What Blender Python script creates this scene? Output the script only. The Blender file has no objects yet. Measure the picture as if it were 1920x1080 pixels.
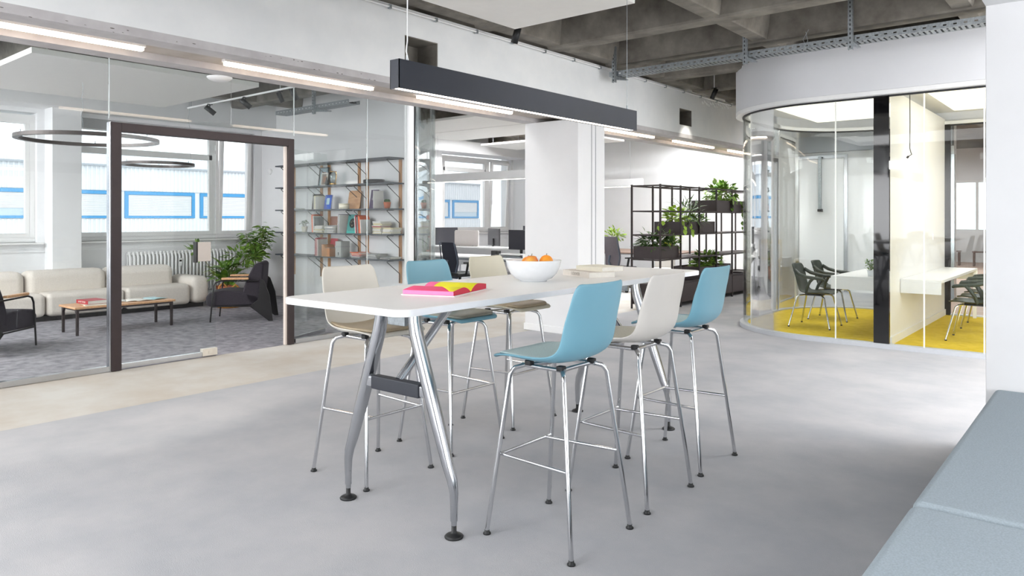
import bpy, bmesh, math, random
from mathutils import Vector, Matrix
random.seed(7)
PI = math.pi
SC = bpy.context.scene
COL = SC.collection
# ------------------------------------------------------------------ camera
CAM_YAW = math.atan(1140 / 1365.0)
cd = bpy.data.cameras.new('camera'); cam = bpy.data.objects.new('camera', cd); COL.objects.link(cam)
cd.sensor_width = 36; cd.lens = 1365 / 1920 * 36; cd.shift_y = -131 / 1920; cd.clip_end = 300; cd.clip_start = 0.05
cam.location = (0, 0, 1.45); cam.rotation_euler = (PI / 2, 0, CAM_YAW)
SC.camera = cam
# ------------------------------------------------------------------ colour management
SC.view_settings.view_transform = 'Standard'; SC.view_settings.look = 'None'
SC.view_settings.gamma = 1; SC.view_settings.use_curve_mapping = False
SC.view_settings.exposure = 0.2
# ------------------------------------------------------------------ world
wd = bpy.data.worlds.new('sky'); SC.world = wd; wd.use_nodes = True
nt = wd.node_tree; bg = nt.nodes['Background']
tc = nt.nodes.new('ShaderNodeTexCoord'); nz = nt.nodes.new('ShaderNodeTexNoise'); nz.inputs['Scale'].default_value = 2.5
nz.inputs['Detail'].default_value = 4
rp = nt.nodes.new('ShaderNodeValToRGB'); rp.color_ramp.elements[0].color = (0.84, 0.92, 1, 1); rp.color_ramp.elements[1].color = (1, 1, 1, 1)
rp.color_ramp.elements[0].position = .38; rp.color_ramp.elements[1].position = .6
nt.links.new(tc.outputs['Generated'], nz.inputs['Vector']); nt.links.new(nz.outputs['Fac'], rp.inputs['Fac']); nt.links.new(rp.outputs['Color'], bg.inputs['Color'])
bg.inputs['Strength'].default_value = 2.0

def area(name, loc, rot, sx, sy, power, color=(1, 1, 1), portal=False):
    l = bpy.data.lights.new(name, 'AREA'); l.shape = 'RECTANGLE'; l.size = sx; l.size_y = sy; l.energy = power; l.color = color
    o = bpy.data.objects.new(name, l); COL.objects.link(o); o.location = loc; o.rotation_euler = rot
    if portal: l.cycles.is_portal = True
    return o
# daylight through the windows behind the camera, then added fill lights with no fittings
area('window_daylight', (-3.2, -4.7, 1.75), (PI / 2, 0, PI), 6.5, 2.2, 300, (.975, .985, 1))
area('side_fill', (3.9, 1.2, 1.8), (PI / 2, 0, PI / 2), 6.0, 2.2, 190, (.98, .99, 1))  # added fill from the right that brightens the beam face
area('hall_side_fill', (3.9, 7.2, 1.5), (PI / 2, 0, PI / 2), 3.1, 2.8, 100, (.975, .985, 1))  # added fill behind the right wall, lights the floor by the meeting room
area('hall_ceiling_fill', (1.2, 7.1, 3.35), (0, math.radians(12), 0), 3.0, 2.5, 300, (.975, .985, 1))  # unseen fill overhead, hidden by the right wall, lifts the dark floor
area('ceiling_fill', (-3.6, -1.0, 3.3), (0, 0, 0), 4.0, 2.5, 150, (.975, .985, 1))  # large fill added above and behind the camera
area('corridor_fill', (-6.65, 8.6, 3.55), (0, 0, 0), .6, 12.5, 140, (.975, .985, 1))  # fill added above the screed strip, kept out of sight by the beam
area('lounge_ceiling_fill', (-10.0, -.2, 3.3), (math.radians(25), 0, 0), 4.0, 2.5, 340, (.975, .985, 1))  # added overhead fill for the dim lounge
area('lounge_back_fill', (-10.3, -4.6, 1.9), (PI / 2, 0, PI), 4.2, 2.0, 280, (.97, .985, 1))  # second light added to brighten the lounge from its unseen end
area('office_fill', (-9.6, 12.0, 3.72), (0, 0, 0), 2.6, .9, 560, (.975, .985, 1))  # fill added between the ribs to lift the office
area('hall_fill', (-3.2, 13.8, 3.70), (0, 0, 0), 3.0, .9, 80, (.975, .985, 1))  # added fill for the far wall behind the meeting room
area('open_office_fill', (-7.0, 13.2, 3.70), (0, 0, 0), 1.5, .9, 300, (.975, .985, 1))  # extra fill added to lighten the far wall right of the pillar
area('far_hall_area_light', (-3.2, 21, 3.35), (0, 0, 0), 3.0, 6, 260, (.975, .985, 1))  # plain area light over the hall, no fitting modelled
SC.cycles.transparent_max_bounces = 32

# ------------------------------------------------------------------ materials
def lin(c):
    if isinstance(c, str): c = tuple(int(c[i:i + 2], 16) / 255 for i in (0, 2, 4))
    return tuple((x / 12.92 if x <= .04045 else ((x + .055) / 1.055) ** 2.4) for x in c) + (1,)
MATS = {}
def mat(name, col, rough=.5, metal=0., noise=0., nscale=20., bump=0., bscale=200., emit=0., coat=0., col2=None, detail=3., stretch=None, spec=.5, ramp=(.35, .65)):
    if name in MATS: return MATS[name]
    m = bpy.data.materials.new(name); m.use_nodes = True; t = m.node_tree; b = t.nodes['Principled BSDF']
    c = lin(col); b.inputs['Base Color'].default_value = c; b.inputs['Roughness'].default_value = rough; b.inputs['Metallic'].default_value = metal
    b.inputs['Specular IOR Level'].default_value = spec
    if coat: b.inputs['Coat Weight'].default_value = coat
    if noise or col2 or bump:
        tcn = t.nodes.new('ShaderNodeTexCoord'); src = tcn.outputs['Object']
        if stretch:
            mp = t.nodes.new('ShaderNodeMapping'); mp.inputs['Scale'].default_value = stretch; t.links.new(src, mp.inputs['Vector']); src = mp.outputs['Vector']
    if noise or col2:
        n = t.nodes.new('ShaderNodeTexNoise'); n.inputs['Scale'].default_value = nscale; n.inputs['Detail'].default_value = detail; n.inputs['Roughness'].default_value = .6
        t.links.new(src, n.inputs['Vector'])
        r = t.nodes.new('ShaderNodeValToRGB'); r.color_ramp.elements[0].position = ramp[0]; r.color_ramp.elements[1].position = ramp[1]
        c2 = lin(col2) if col2 else tuple(min(1, x * (1 + noise)) for x in c[:3]) + (1,)
        c1 = c if col2 else tuple(x * (1 - noise) for x in c[:3]) + (1,)
        r.color_ramp.elements[0].color = c1; r.color_ramp.elements[1].color = c2
        t.links.new(n.outputs['Fac'], r.inputs['Fac']); t.links.new(r.outputs['Color'], b.inputs['Base Color'])
    if bump:
        n2 = t.nodes.new('ShaderNodeTexNoise'); n2.inputs['Scale'].default_value = bscale; n2.inputs['Detail'].default_value = 3; t.links.new(src, n2.inputs['Vector'])
        bp = t.nodes.new('ShaderNodeBump'); bp.inputs['Strength'].default_value = bump; bp.inputs['Distance'].default_value = min(.003, .42 / bscale)
        t.links.new(n2.outputs['Fac'], bp.inputs['Height']); t.links.new(bp.outputs['Normal'], b.inputs['Normal'])
    if emit:
        b.inputs['Emission Color'].default_value = c; b.inputs['Emission Strength'].default_value = emit
    MATS[name] = m; return m
def glass_mat(name, tint=(.97, .985, .98), refl=1.0, rough=0.0):
    m = bpy.data.materials.new(name); m.use_nodes = True; t = m.node_tree; t.nodes.clear()
    o = t.nodes.new('ShaderNodeOutputMaterial'); mx = t.nodes.new('ShaderNodeMixShader'); tr = t.nodes.new('ShaderNodeBsdfTransparent'); gl = t.nodes.new('ShaderNodeBsdfGlossy')
    tr.inputs['Color'].default_value = tint + (1,); gl.inputs['Roughness'].default_value = rough
    fr = t.nodes.new('ShaderNodeFresnel'); fr.inputs['IOR'].default_value = 1.45
    mt = t.nodes.new('ShaderNodeMath'); mt.operation = 'MULTIPLY'; mt.inputs[1].default_value = refl
    t.links.new(fr.outputs[0], mt.inputs[0]); t.links.new(mt.outputs[0], mx.inputs[0]); t.links.new(tr.outputs[0], mx.inputs[1]); t.links.new(gl.outputs[0], mx.inputs[2]); t.links.new(mx.outputs[0], o.inputs[0])
    MATS[name] = m; return m
G_CLEAR = glass_mat('clear_glass', refl=.6); G_LEAF = glass_mat('door_glass', refl=.25); G_WIN = glass_mat('window_glass', (.97, .98, .98), .5); G_EDGE = mat('glass_edge', 'dfe9e6', .2, noise=.03)
M_WALL = mat('white_paint', 'e9e9ea', .75, noise=.012, nscale=3, bump=.05, bscale=60)
M_BEAM = mat('painted_concrete', 'e9ebec', .7, col2='f1f2f2', nscale=2.2, bump=.35, bscale=9, detail=6)
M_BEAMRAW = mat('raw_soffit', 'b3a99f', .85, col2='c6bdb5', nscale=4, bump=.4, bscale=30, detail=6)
M_CONC = mat('raw_concrete', '5d5851', .92, col2='8d887f', nscale=3.2, bump=.5, bscale=26, detail=9, ramp=(.3, .72))
M_SLAB = mat('raw_slab', '544f4a', .92, col2='7c7870', nscale=2.0, bump=.35, bscale=20, detail=8, ramp=(.3, .7))
M_PANEL = mat('acoustic_white', 'eceae6', .8, noise=.01, nscale=10)
M_CARPET = mat('grey_carpet', 'a9aaae', .97, col2='b9b8ba', nscale=1.6, bump=.9, bscale=240, detail=7, spec=.15)
M_CARPET2 = mat('lounge_carpet', '7c7a80', .97, col2='a19ea3', nscale=9, bump=1.0, bscale=160, detail=8, spec=.15)
M_YCARPET = mat('yellow_carpet', 'dabc2a', .97, col2='e9cc44', nscale=12, bump=1.0, bscale=220, detail=6, spec=.15)
M_SCREED = mat('worn_screed', 'b8afa3', .6, col2='c6c3bd', nscale=1.6, bump=.15, bscale=60, detail=9)
M_WOODFLOOR = mat('pink_floor', 'c9a794', .5, col2='b9957f', nscale=2)
M_CHROME = mat('chrome', 'd6d7d9', .13, 1., noise=.02, nscale=30)
M_ALU = mat('polished_aluminium', 'c3c5c9', .2, 1., noise=.03, nscale=8)
M_GALV = mat('galvanised_steel', 'a3a9ad', .42, .85, noise=.18, nscale=40)
M_GALVD = mat('slot_dark', '3b3d40', .7, noise=.05)
M_BLACK = mat('black_plastic', '17181a', .45, noise=.05)
M_BLACKM = mat('black_metal', '201e1f', .45, .3, noise=.06)
M_BROWNM = mat('brown_black_metal', '352c2c', .5, .2, noise=.08, nscale=12)
M_FRAME = mat('dark_bronze_frame', '33292a', .45, .3, noise=.08, nscale=10)
M_BLGLASS = mat('black_glass', '0d0d0f', .04, noise=.02, coat=.5)
M_ANTH = mat('anthracite_aluminium', '34373f', .45, .35, noise=.03, nscale=6)
M_TABLE = mat('white_laminate', 'f1f0ee', .33, noise=.008, nscale=6)
M_TEDGE = mat('white_edge_band', 'e6e8ec', .4, noise=.01)
M_WHITE = mat('white_lacquer', 'eeeeee', .4, noise=.01)
M_PVC = mat('window_pvc', 'e6e5e4', .4, noise=.01)
M_LED = mat('led_diffuser', 'ffe9d2', .5, emit=9.)
M_LED2 = mat('pendant_diffuser', 'fff2e2', .5, emit=8.)
M_LUM = mat('luminous_ceiling', 'fbf7ea', .6, emit=.8)
M_BLUE = mat('light_blue_shell', '74a6b8', .42, noise=.015, nscale=6)
M_BLUEPAD = mat('light_blue_felt', 'c0d5d6', .95, noise=.09, nscale=220, bump=.5, bscale=400)
M_GREY = mat('warm_grey_shell', 'cfcbc5', .45, noise=.015, nscale=6)
M_GREYPAD = mat('sand_felt', 'cfccbe', .95, noise=.09, nscale=220, bump=.5, bscale=400)
M_BEIGE = mat('beige_shell', 'c6c1ae', .45, noise=.015, nscale=6)
M_BEIGEPAD = mat('brown_leather_pad', 'a2937a', .4, noise=.06, nscale=60, bump=.2, bscale=200)
M_OLIVEPAD = mat('grey_leather_pad', '8b8b80', .4, noise=.06, nscale=60, bump=.2, bscale=200)
M_SOFA = mat('cream_upholstery', 'dcd4cb', .95, noise=.06, nscale=90, bump=.5, bscale=250)
M_DARKFAB = mat('aubergine_fabric', '2f2a31', .9, noise=.12, nscale=60, bump=.3, bscale=250)
M_OAK = mat('oak', 'c4936a', .5, col2='d7aa80', nscale=6, stretch=(1, 8, 8), bump=.1, bscale=30)
M_OAKD = mat('oak_upright', 'b27e50', .5, col2='c8976b', nscale=5, stretch=(6, 6, 1))
M_SHELF = mat('dark_grey_linoleum', '4a4f56', .5, noise=.06, nscale=10)
M_BENCH = mat('bench_fabric', 'a7b3bb', .95, noise=.1, nscale=160, bump=.6, bscale=350)
M_GREEN = mat('dark_green_shell', '2f382e', .42, noise=.04, nscale=8)
M_LEAF = mat('leaf_green', '3f6b22', .5, col2='86a840', nscale=9)
M_LEAFL = mat('leaf_lime', '7fa52c', .45, col2='aecb4a', nscale=12)
M_LEAFD = mat('leaf_dark', '2d4a24', .5, col2='57773b', nscale=12)
M_SOIL = mat('soil', '4a3527', .95, col2='6d4c36', nscale=40, bump=.5)
M_STEM = mat('plant_stem', '6d6a3c', .7, noise=.1)
M_TERRA = mat('terracotta', 'c9785a', .8, noise=.06)
M_CREAMPOT = mat('cream_pot', 'dcd7c5', .6, noise=.03)
M_CERAM = mat('white_ceramic', 'e6e9ec', .22, noise=.015, nscale=30, coat=.3, bump=.1, bscale=30)
M_ORANGE = mat('orange_peel', 'ef8b1b', .45, col2='f3a22c', nscale=20, bump=.2, bscale=160)
M_APPLE = mat('apple_skin', 'd4602f', .35, col2='e9ae4c', nscale=9)
M_MESHF = mat('chair_mesh', '2c2f3b', .75, noise=.1, nscale=300, bump=.3, bscale=500)
M_SCREEN = mat('monitor_black', '2e2d31', .35, noise=.03)
M_RED = mat('red_cover', 'a9202c', .5, noise=.03)
M_PAPER = mat('paper', 'e7e4dc', .8, noise=.03, nscale=60)
M_YELLOWW = mat('yellow_stained_wood', 'cfa63a', .5, col2='dcb650', nscale=8)
M_CORR = mat('corrugated_cladding', 'dfe2e6', .6, noise=.02, nscale=6)
M_BLUEW = mat('blue_window_frame', '3b8fc4', .45, noise=.04)
M_BLIND = mat('outdoor_blind', 'e2e2e3', .7, noise=.03, nscale=4)
M_TREE = mat('distant_trees', '56703f', .95, col2='8a9c66', nscale=1.2, bump=1., bscale=2)

# ------------------------------------------------------------------ mesh builder
class MB:
    def __init__(s): s.v = []; s.f = []; s.sm = []
    def add(s, vs, fs, smooth=False):
        n = len(s.v); s.v += [tuple(v) for v in vs]; s.f += [tuple(i + n for i in f) for f in fs]; s.sm += [smooth] * len(fs); return s
    def box(s, x0, x1, y0, y1, z0, z1):
        if x0 > x1: x0, x1 = x1, x0
        if y0 > y1: y0, y1 = y1, y0
        if z0 > z1: z0, z1 = z1, z0
        return s.add([(x0, y0, z0), (x1, y0, z0), (x1, y1, z0), (x0, y1, z0), (x0, y0, z1), (x1, y0, z1), (x1, y1, z1), (x0, y1, z1)],
                     [(0, 3, 2, 1), (4, 5, 6, 7), (0, 1, 5, 4), (1, 2, 6, 5), (2, 3, 7, 6), (3, 0, 4, 7)])
    def cbox(s, c, d): return s.box(c[0] - d[0] / 2, c[0] + d[0] / 2, c[1] - d[1] / 2, c[1] + d[1] / 2, c[2] - d[2] / 2, c[2] + d[2] / 2)
    def tube(s, pts, r, n=10, cap=True, flat=None):
        pts = [Vector(p) for p in pts]; rs = r if isinstance(r, (list, tuple)) else [r] * len(pts)
        rings = []; prev = None
        for i, p in enumerate(pts):
            if i == 0: d = pts[1] - p
            elif i == len(pts) - 1: d = p - pts[i - 1]
            else: d = (pts[i + 1] - p).normalized() + (p - pts[i - 1]).normalized()
            d.normalize()
            if prev is None:
                a = Vector((0, 0, 1)) if abs(d.z) < .9 else Vector((1, 0, 0))
                u = d.cross(a).normalized()
            else:
                u = prev - d * prev.dot(d); u.normalize()
            w = d.cross(u).normalized(); prev = u
            k = 1.0
            if 0 < i < len(pts) - 1:
                cs = (pts[i + 1] - p).normalized().dot((p - pts[i - 1]).normalized()); k = 1 / max(.5, math.sqrt(max(0.01, (1 + cs) / 2))) if len(pts) < 60 else 1
                k = min(k, 1.2)
            rings.append([p + (u * math.cos(2 * PI * j / n) + w * math.sin(2 * PI * j / n)) * rs[i] * k for j in range(n)])
        vs = [v for rg in rings for v in rg]; fs = []
        for i in range(len(pts) - 1):
            for j in range(n):
                a = i * n + j; b = i * n + (j + 1) % n; fs.append((a, b, b + n, a + n))
        s.add(vs, fs, True)
        if cap:
            s.add(rings[0], [tuple(range(n))[::-1]]); s.add(rings[-1], [tuple(range(n))])
        return s
    def rod(s, a, b, r, n=10): return s.tube([a, b], r, n)
    def bar(s, a, b, w, h, up=(0, 0, 1)):
        a = Vector(a); b = Vector(b); d = (b - a).normalized(); up = Vector(up)
        if abs(d.dot(up)) > .98: up = Vector((1, 0, 0))
        u = d.cross(up).normalized() * w / 2; v = u.cross(d).normalized() * h / 2
        vs = [a - u - v, a + u - v, a + u + v, a - u + v, b - u - v, b + u - v, b + u + v, b - u + v]
        return s.add(vs, [(0, 3, 2, 1), (4, 5, 6, 7), (0, 1, 5, 4), (1, 2, 6, 5), (2, 3, 7, 6), (3, 0, 4, 7)])
    def lathe(s, prof, c=(0, 0, 0), n=24, smooth=True):
        vs = []; fs = []
        for r, z in prof:
            for j in range(n): vs.append((c[0] + r * math.cos(2 * PI * j / n), c[1] + r * math.sin(2 * PI * j / n), c[2] + z))
        for i in range(len(prof) - 1):
            for j in range(n):
                a = i * n + j; b = i * n + (j + 1) % n; fs.append((a, b, b + n, a + n))
        s.add(vs, fs, smooth)
        if prof[0][0] > 1e-4: s.add(vs[:n], [tuple(range(n))[::-1]])
        if prof[-1][0] > 1e-4: s.add(vs[-n:], [tuple(range(n))])
        return s
    def prism(s, poly, z0, z1, smooth=False):
        n = len(poly); vs = [(x, y, z0) for x, y in poly] + [(x, y, z1) for x, y in poly]
        s.add(vs, [tuple(range(n))[::-1], tuple(range(n, 2 * n))]); s.add(vs, [(i, (i + 1) % n, (i + 1) % n + n, i + n) for i in range(n)], smooth); return s
    def extr(s, poly, axis, a, b):
        """polygon in the two other axes, extruded along axis"""
        n = len(poly)
        def P(p, t): return {'x': (t, p[0], p[1]), 'y': (p[0], t, p[1]), 'z': (p[0], p[1], t)}[axis]
        vs = [P(p, a) for p in poly] + [P(p, b) for p in poly]
        return s.add(vs, [tuple(range(n))[::-1], tuple(range(n, 2 * n))] + [(i, (i + 1) % n, (i + 1) % n + n, i + n) for i in range(n)])
    def ball(s, c, r, n=14, m=9, sc=(1, 1, 1)):
        prof = []
        vs = []; fs = []
        for i in range(m + 1):
            t = PI * i / m
            for j in range(n):
                vs.append((c[0] + sc[0] * r * math.sin(t) * math.cos(2 * PI * j / n), c[1] + sc[1] * r * math.sin(t) * math.sin(2 * PI * j / n), c[2] + sc[2] * r * math.cos(t)))
        for i in range(m):
            for j in range(n):
                a = i * n + j; b = i * n + (j + 1) % n; fs.append((a, a + n, b + n, b))
        return s.add(vs, fs, True)
    def sheet(s, grid, th, nrm=None, smooth=True):
        """grid of points (rows x cols) thickened along vertex normals"""
        R = len(grid); Cn = len(grid[0]); P = [[Vector(p) for p in r] for r in grid]
        top = []; bot = []
        for i in range(R):
            for j in range(Cn):
                du = P[min(i + 1, R - 1)][j] - P[max(i - 1, 0)][j]; dv = P[i][min(j + 1, Cn - 1)] - P[i][max(j - 1, 0)][j] if False else P[i][min(j + 1, Cn - 1)] - P[i][max(j - 1, 0)]
                nn = du.cross(dv)
                nn = nn.normalized() if nn.length > 1e-9 else Vector((0, 0, 1))
                top.append(P[i][j] + nn * th / 2); bot.append(P[i][j] - nn * th / 2)
        N = R * Cn; fs = []; ed = []
        for i in range(R - 1):
            for j in range(Cn - 1):
                a = i * Cn + j; fs.append((a, a + Cn, a + Cn + 1, a + 1)); fs.append((N + a, N + a + 1, N + a + Cn + 1, N + a + Cn))
        for i in range(R - 1):
            a = i * Cn; ed.append((a, N + a, N + a + Cn, a + Cn)); a += Cn - 1; ed.append((a, a + Cn, N + a + Cn, N + a))
        for j in range(Cn - 1):
            a = j; ed.append((a, a + 1, N + a + 1, N + a)); a = (R - 1) * Cn + j; ed.append((a, N + a, N + a + 1, a + 1))
        s.add(top + bot, fs + ed, smooth)
        return s
    def xf(s, M):
        s.v = [tuple(M @ Vector(v)) for v in s.v]; return s
    def mesh(s, name, m):
        me = bpy.data.meshes.new(name); me.from_pydata(s.v, [], s.f); me.validate()
        if len(me.polygons) == len(s.sm): me.polygons.foreach_set('use_smooth', s.sm)
        me.materials.append(m); me.update(); return me
    def build(s, name, m, parent=None, bevel=0., seg=2, sub=0, loc=None, fix=True):
        me = s.mesh(name, m)
        if fix:
            bm = bmesh.new(); bm.from_mesh(me)
            if sub or bevel: bmesh.ops.remove_doubles(bm, verts=bm.verts, dist=1e-5)
            bmesh.ops.recalc_face_normals(bm, faces=bm.faces); bm.to_mesh(me); bm.free()
        o = bpy.data.objects.new(name, me); COL.objects.link(o)
        if loc: o.location = loc
        if parent: o.parent = parent
        if bevel:
            b = o.modifiers.new('bevel', 'BEVEL'); b.width = bevel; b.segments = seg; b.limit_method = 'ANGLE'; b.angle_limit = .6
            for p in me.polygons: p.use_smooth = True
            o.modifiers.new('wn', 'WEIGHTED_NORMAL')
        if sub:
            b = o.modifiers.new('sub', 'SUBSURF'); b.levels = sub; b.render_levels = sub
            for p in me.polygons: p.use_smooth = True
        return o
def tag(o, label=None, cat=None, group=None, kind=None):
    if label: o['label'] = label
    if cat: o['category'] = cat
    if group: o['group'] = group
    if kind: o['kind'] = kind
    return o
def thing(name, label, cat, loc=(0, 0, 0), rz=0, group=None):
    o = bpy.data.objects.new(name, None); COL.objects.link(o); o.location = loc; o.rotation_euler = (0, 0, rz); o.empty_display_size = .1
    return tag(o, label, cat, group)
def struct(name, mb, m, label=None, parent=None, bevel=0):
    o = mb.build(name, m, parent, bevel)
    if not parent: tag(o, label, None, None, 'structure')
    return o
def sempty(name, label, loc=(0, 0, 0)):
    o = bpy.data.objects.new(name, None); COL.objects.link(o); o.location = loc; return tag(o, label, None, None, 'structure')
def share(o, parent, loc=(0, 0, 0), rz=0, rot=None, scale=None):
    c = o.copy(); COL.objects.link(c); c.parent = parent; c.location = loc
    if rot: c.rotation_euler = rot
    elif rz: c.rotation_euler = (0, 0, rz)
    if scale: c.scale = scale
    return c
def dup(root, loc, rz, label=None, group=None):
    r = root.copy(); COL.objects.link(r); r.location = loc; r.rotation_euler = (0, 0, rz)
    if label: r['label'] = label
    if group: r['group'] = group
    for ch in list(root.children):
        c = ch.copy(); COL.objects.link(c); c.parent = r
        for g in ch.children:
            d = g.copy(); COL.objects.link(d); d.parent = c
    return r
def arc(cx, cy, r, a0, a1, n=12): return [(cx + r * math.cos(a0 + (a1 - a0) * i / n), cy + r * math.sin(a0 + (a1 - a0) * i / n)) for i in range(n + 1)]
def rrect(x0, x1, y0, y1, r, n=6):
    return arc(x1 - r, y1 - r, r, 0, PI / 2, n) + arc(x0 + r, y1 - r, r, PI / 2, PI, n) + arc(x0 + r, y0 + r, r, PI, 1.5 * PI, n) + arc(x1 - r, y0 + r, r, 1.5 * PI, 2 * PI, n)
def ribbon(mb, path, th, z0, z1, smooth=True):
    """vertical band following a plan path"""
    P = [Vector((x, y, 0)) for x, y in path]; L = []; Rr = []
    for i, p in enumerate(P):
        d = (P[min(i + 1, len(P) - 1)] - P[max(i - 1, 0)]).normalized(); n = Vector((-d.y, d.x, 0)) * th / 2
        L.append(p + n); Rr.append(p - n)
    n = len(P)
    A = [(q.x, q.y, z0) for q in L]; B = [(q.x, q.y, z1) for q in L]; C_ = [(q.x, q.y, z1) for q in Rr]; D = [(q.x, q.y, z0) for q in Rr]
    for a, b in ((A, B), (B, C_), (C_, D), (D, A)): mb.add(a + b, [(i, i + 1, i + 1 + n, i + n) for i in range(n - 1)], smooth)
    mb.add([A[0], B[0], C_[0], D[0]], [(0, 1, 2, 3)]); mb.add([A[-1], B[-1], C_[-1], D[-1]], [(3, 2, 1, 0)])
    return mb
def text(s, size, m, parent, M, name='lettering', ext=.0008):
    cu = bpy.data.curves.new(name, 'FONT'); cu.body = s; cu.size = size; cu.extrude = ext; cu.align_x = 'CENTER'; cu.align_y = 'CENTER'
    tmp = bpy.data.objects.new('tmp', cu); me = bpy.data.meshes.new_from_object(tmp); bpy.data.objects.remove(tmp)
    me.transform(M); me.materials.clear(); me.materials.append(m)
    o = bpy.data.objects.new(name, me); COL.objects.link(o); o.parent = parent; return o

# ================================================================== SETTING
XW = -12.65; XG = -7.35; ZC = 3.75; ZR = 3.41
# floors
struct('floor', MB().box(-5.85, 4.2, -5, 12.25, -.2, 0).box(-5.85, -2.3, 12.25, 15.2, -.2, 0), M_CARPET, 'light grey cut-pile carpet of the main room')
struct('floor_screed', MB().box(XG, -5.85, -5, 15.2, -.2, -.004), M_SCREED, 'worn beige screed strip along the glass wall')
struct('floor_lounge', MB().box(XW - .4, XG, -5, 7.65, -.2, -.002), M_CARPET2, 'dark mottled grey carpet of the lounge behind glass')
struct('floor_office', MB().box(XW - .4, XG, 7.65, 15.2, -.2, -.003), M_CARPET, 'grey carpet of the open office behind')
struct('floor_hall', MB().box(-2.3, 4.2, 12.25, 15.2, -.2, -.003).box(-8.2, 4.2, 15.2, 28.2, -.2, -.003), M_WOODFLOOR, 'pinkish floor of the far hall')
# ceiling with ribs
ceil = struct('ceiling', MB().box(XW - .4, 4.3, -5.2, 28.2, ZC, ZC + .25), M_SLAB, 'raw concrete ceiling slab with coffers between ribs')
ys = [6.86 + 1.24 * k for k in range(-9, 8)]
def rib_mesh(L): return MB().extr([(-.17, ZC + .01), (-.12, ZR + .02), (-.1, ZR), (.1, ZR), (.12, ZR + .02), (.17, ZC + .01)], 'x', 0, L)
rp_ = None
for y in ys:
    for (x0, L) in ((-5.1, 9.2), (XW, XG - XW + 1.35)):
        nm = 'rib_long' if L > 8 else 'rib_short'
        mb = MB().extr([(y - .17, ZC + .01), (y - .115, ZR + .02), (y - .1, ZR), (y + .1, ZR), (y + .115, ZR + .02), (y + .17, ZC + .01)], 'x', x0, x0 + L)
        mb.build('rib', M_CONC, ceil)
for x in (-5.0, -3.08, -1.14, .8, 2.7, -11.4, -9.5, -7.6):
    for a, b in zip(ys[:-1], ys[1:]):
        MB().extr([(x - .15, ZC + .01), (x - .09, ZR + .035), (x - .08, ZR + .02), (x + .08, ZR + .02), (x + .09, ZR + .035), (x + .15, ZC + .01)], 'y', a + .1, b - .1).build('cross_rib', M_CONC, ceil)

# window wall (left)
def window_wall():
    mb = MB()
    ops = [(-3.6, -.6, 1.08, 3.05), (.35, 3.87, 1.08, 3.05), (4.375, 7.5, 1.08, 3.05), (8.5, 11.6, 1.08, 3.05), (12.25, 15.1, 1.08, 3.05)]
    x0, x1 = XW - .35, XW
    y = -5.2
    for a, b, z0, z1 in ops:
        mb.box(x0, x1, y, a, 0, ZC); mb.box(x0, x1, a, b, 0, z0); mb.box(x0, x1, a, b, z1, ZC); y = b
    mb.box(x0, x1, y, 15.4, 0, ZC)
    struct('wall_left', mb, M_WALL, 'white window wall with deep sills')
    struct('trim_1', MB().box(XW, XW + .33, 3.97, 4.375, 0, ZC), M_WALL, 'white pier between the two lounge windows', bevel=.006)
    struct('trim_2', MB().box(XW, XW + .5, -5, 7.65, 3.12, ZC), M_WALL, 'white boxed bulkhead above the lounge windows', bevel=.006)
    struct('trim_3', MB().box(XW, XW + .6, 7.9, 15.15, 3.02, 3.3), M_WALL, 'white boxed bulkhead above the office windows', bevel=.006)
    struct('trim_4', MB().box(XW, XW + .02, -5, 7.6, .93, .96), M_WALL, 'ledge moulding below the lounge sill')
    struct('trim_7', MB().box(XW, XW + .3, 11.85, 12.2, 0, 3.1), M_WALL, 'white pier beside the office windows', bevel=.006)
    return ops
OPS = window_wall()
def window(n, y0, y1, z0, z1, mulls, label, transom=None, open_sash=False):
    w = sempty('window_%d' % n, label, (XW, (y0 + y1) / 2, z0)); cy = (y0 + y1) / 2; h = z1 - z0
    a, b = y0 - cy, y1 - cy; x0, x1 = -.16, -.08; fw = .075
    f = MB().box(x0, x1, a, b, 0, fw).box(x0, x1, a, b, h - fw, h).box(x0, x1, a, a + fw, fw, h - fw).box(x0, x1, b - fw, b, fw, h - fw)
    for m in mulls: f.box(x0, x1, m - cy - .06, m - cy + .06, fw, h - fw)
    f.build('window_frame', M_PVC, w, bevel=.006)
    if transom:
        ta, tb, tz = transom; MB().box(x0, x1, ta - cy, tb - cy, tz - z0, tz - z0 + .1).build('transom', M_PVC, w, bevel=.005)
    MB().box(-.34, .12, a - .06, b + .05, -.03, .0).build('window_sill', M_PVC, w, bevel=.008)
    edges = [y0] + list(mulls) + [y1]
    for i, (p, q) in enumerate(zip(edges[:-1], edges[1:])):
        p_ = p - cy + (.075 if i == 0 else .06); q_ = q - cy - (.075 if i == len(edges) - 2 else .06)
        s = MB(); sw = .06
        opened = open_sash and i == len(edges) - 2
        d = -.05
        bx = [(x0 + .02, x1 + .02, 0, sw, 0, None), ]
        W = q_ - p_; Hh = h - 2 * fw
        s.box(d, .02, 0, W, 0, sw).box(d, .02, 0, W, Hh - sw, Hh).box(d, .02, 0, sw, sw, Hh - sw).box(d, .02, W - sw, W, sw, Hh - sw)
        so = s.build('sash', M_PVC, w, bevel=.004)
        so.location = (-.1, p_, fw)
        g = MB().box(-.02, -.012, sw - .01, W - sw + .01, sw - .01, Hh - sw + .01).build('pane', G_WIN, so)
        if W < 1.0:
            MB().box(.02, .035, .015, .045, Hh * .42, Hh * .42 + .07).box(.035, .05, .015, .045, Hh * .42 - .09, Hh * .42 + .02).build('window_handle', M_WHITE, so)
        if opened: so.rotation_euler = (0, math.radians(3.2), 0)
    return w
window(1, .35, 3.87, 1.08, 3.02, [1.9], 'white window at the far left of the lounge')
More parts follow.
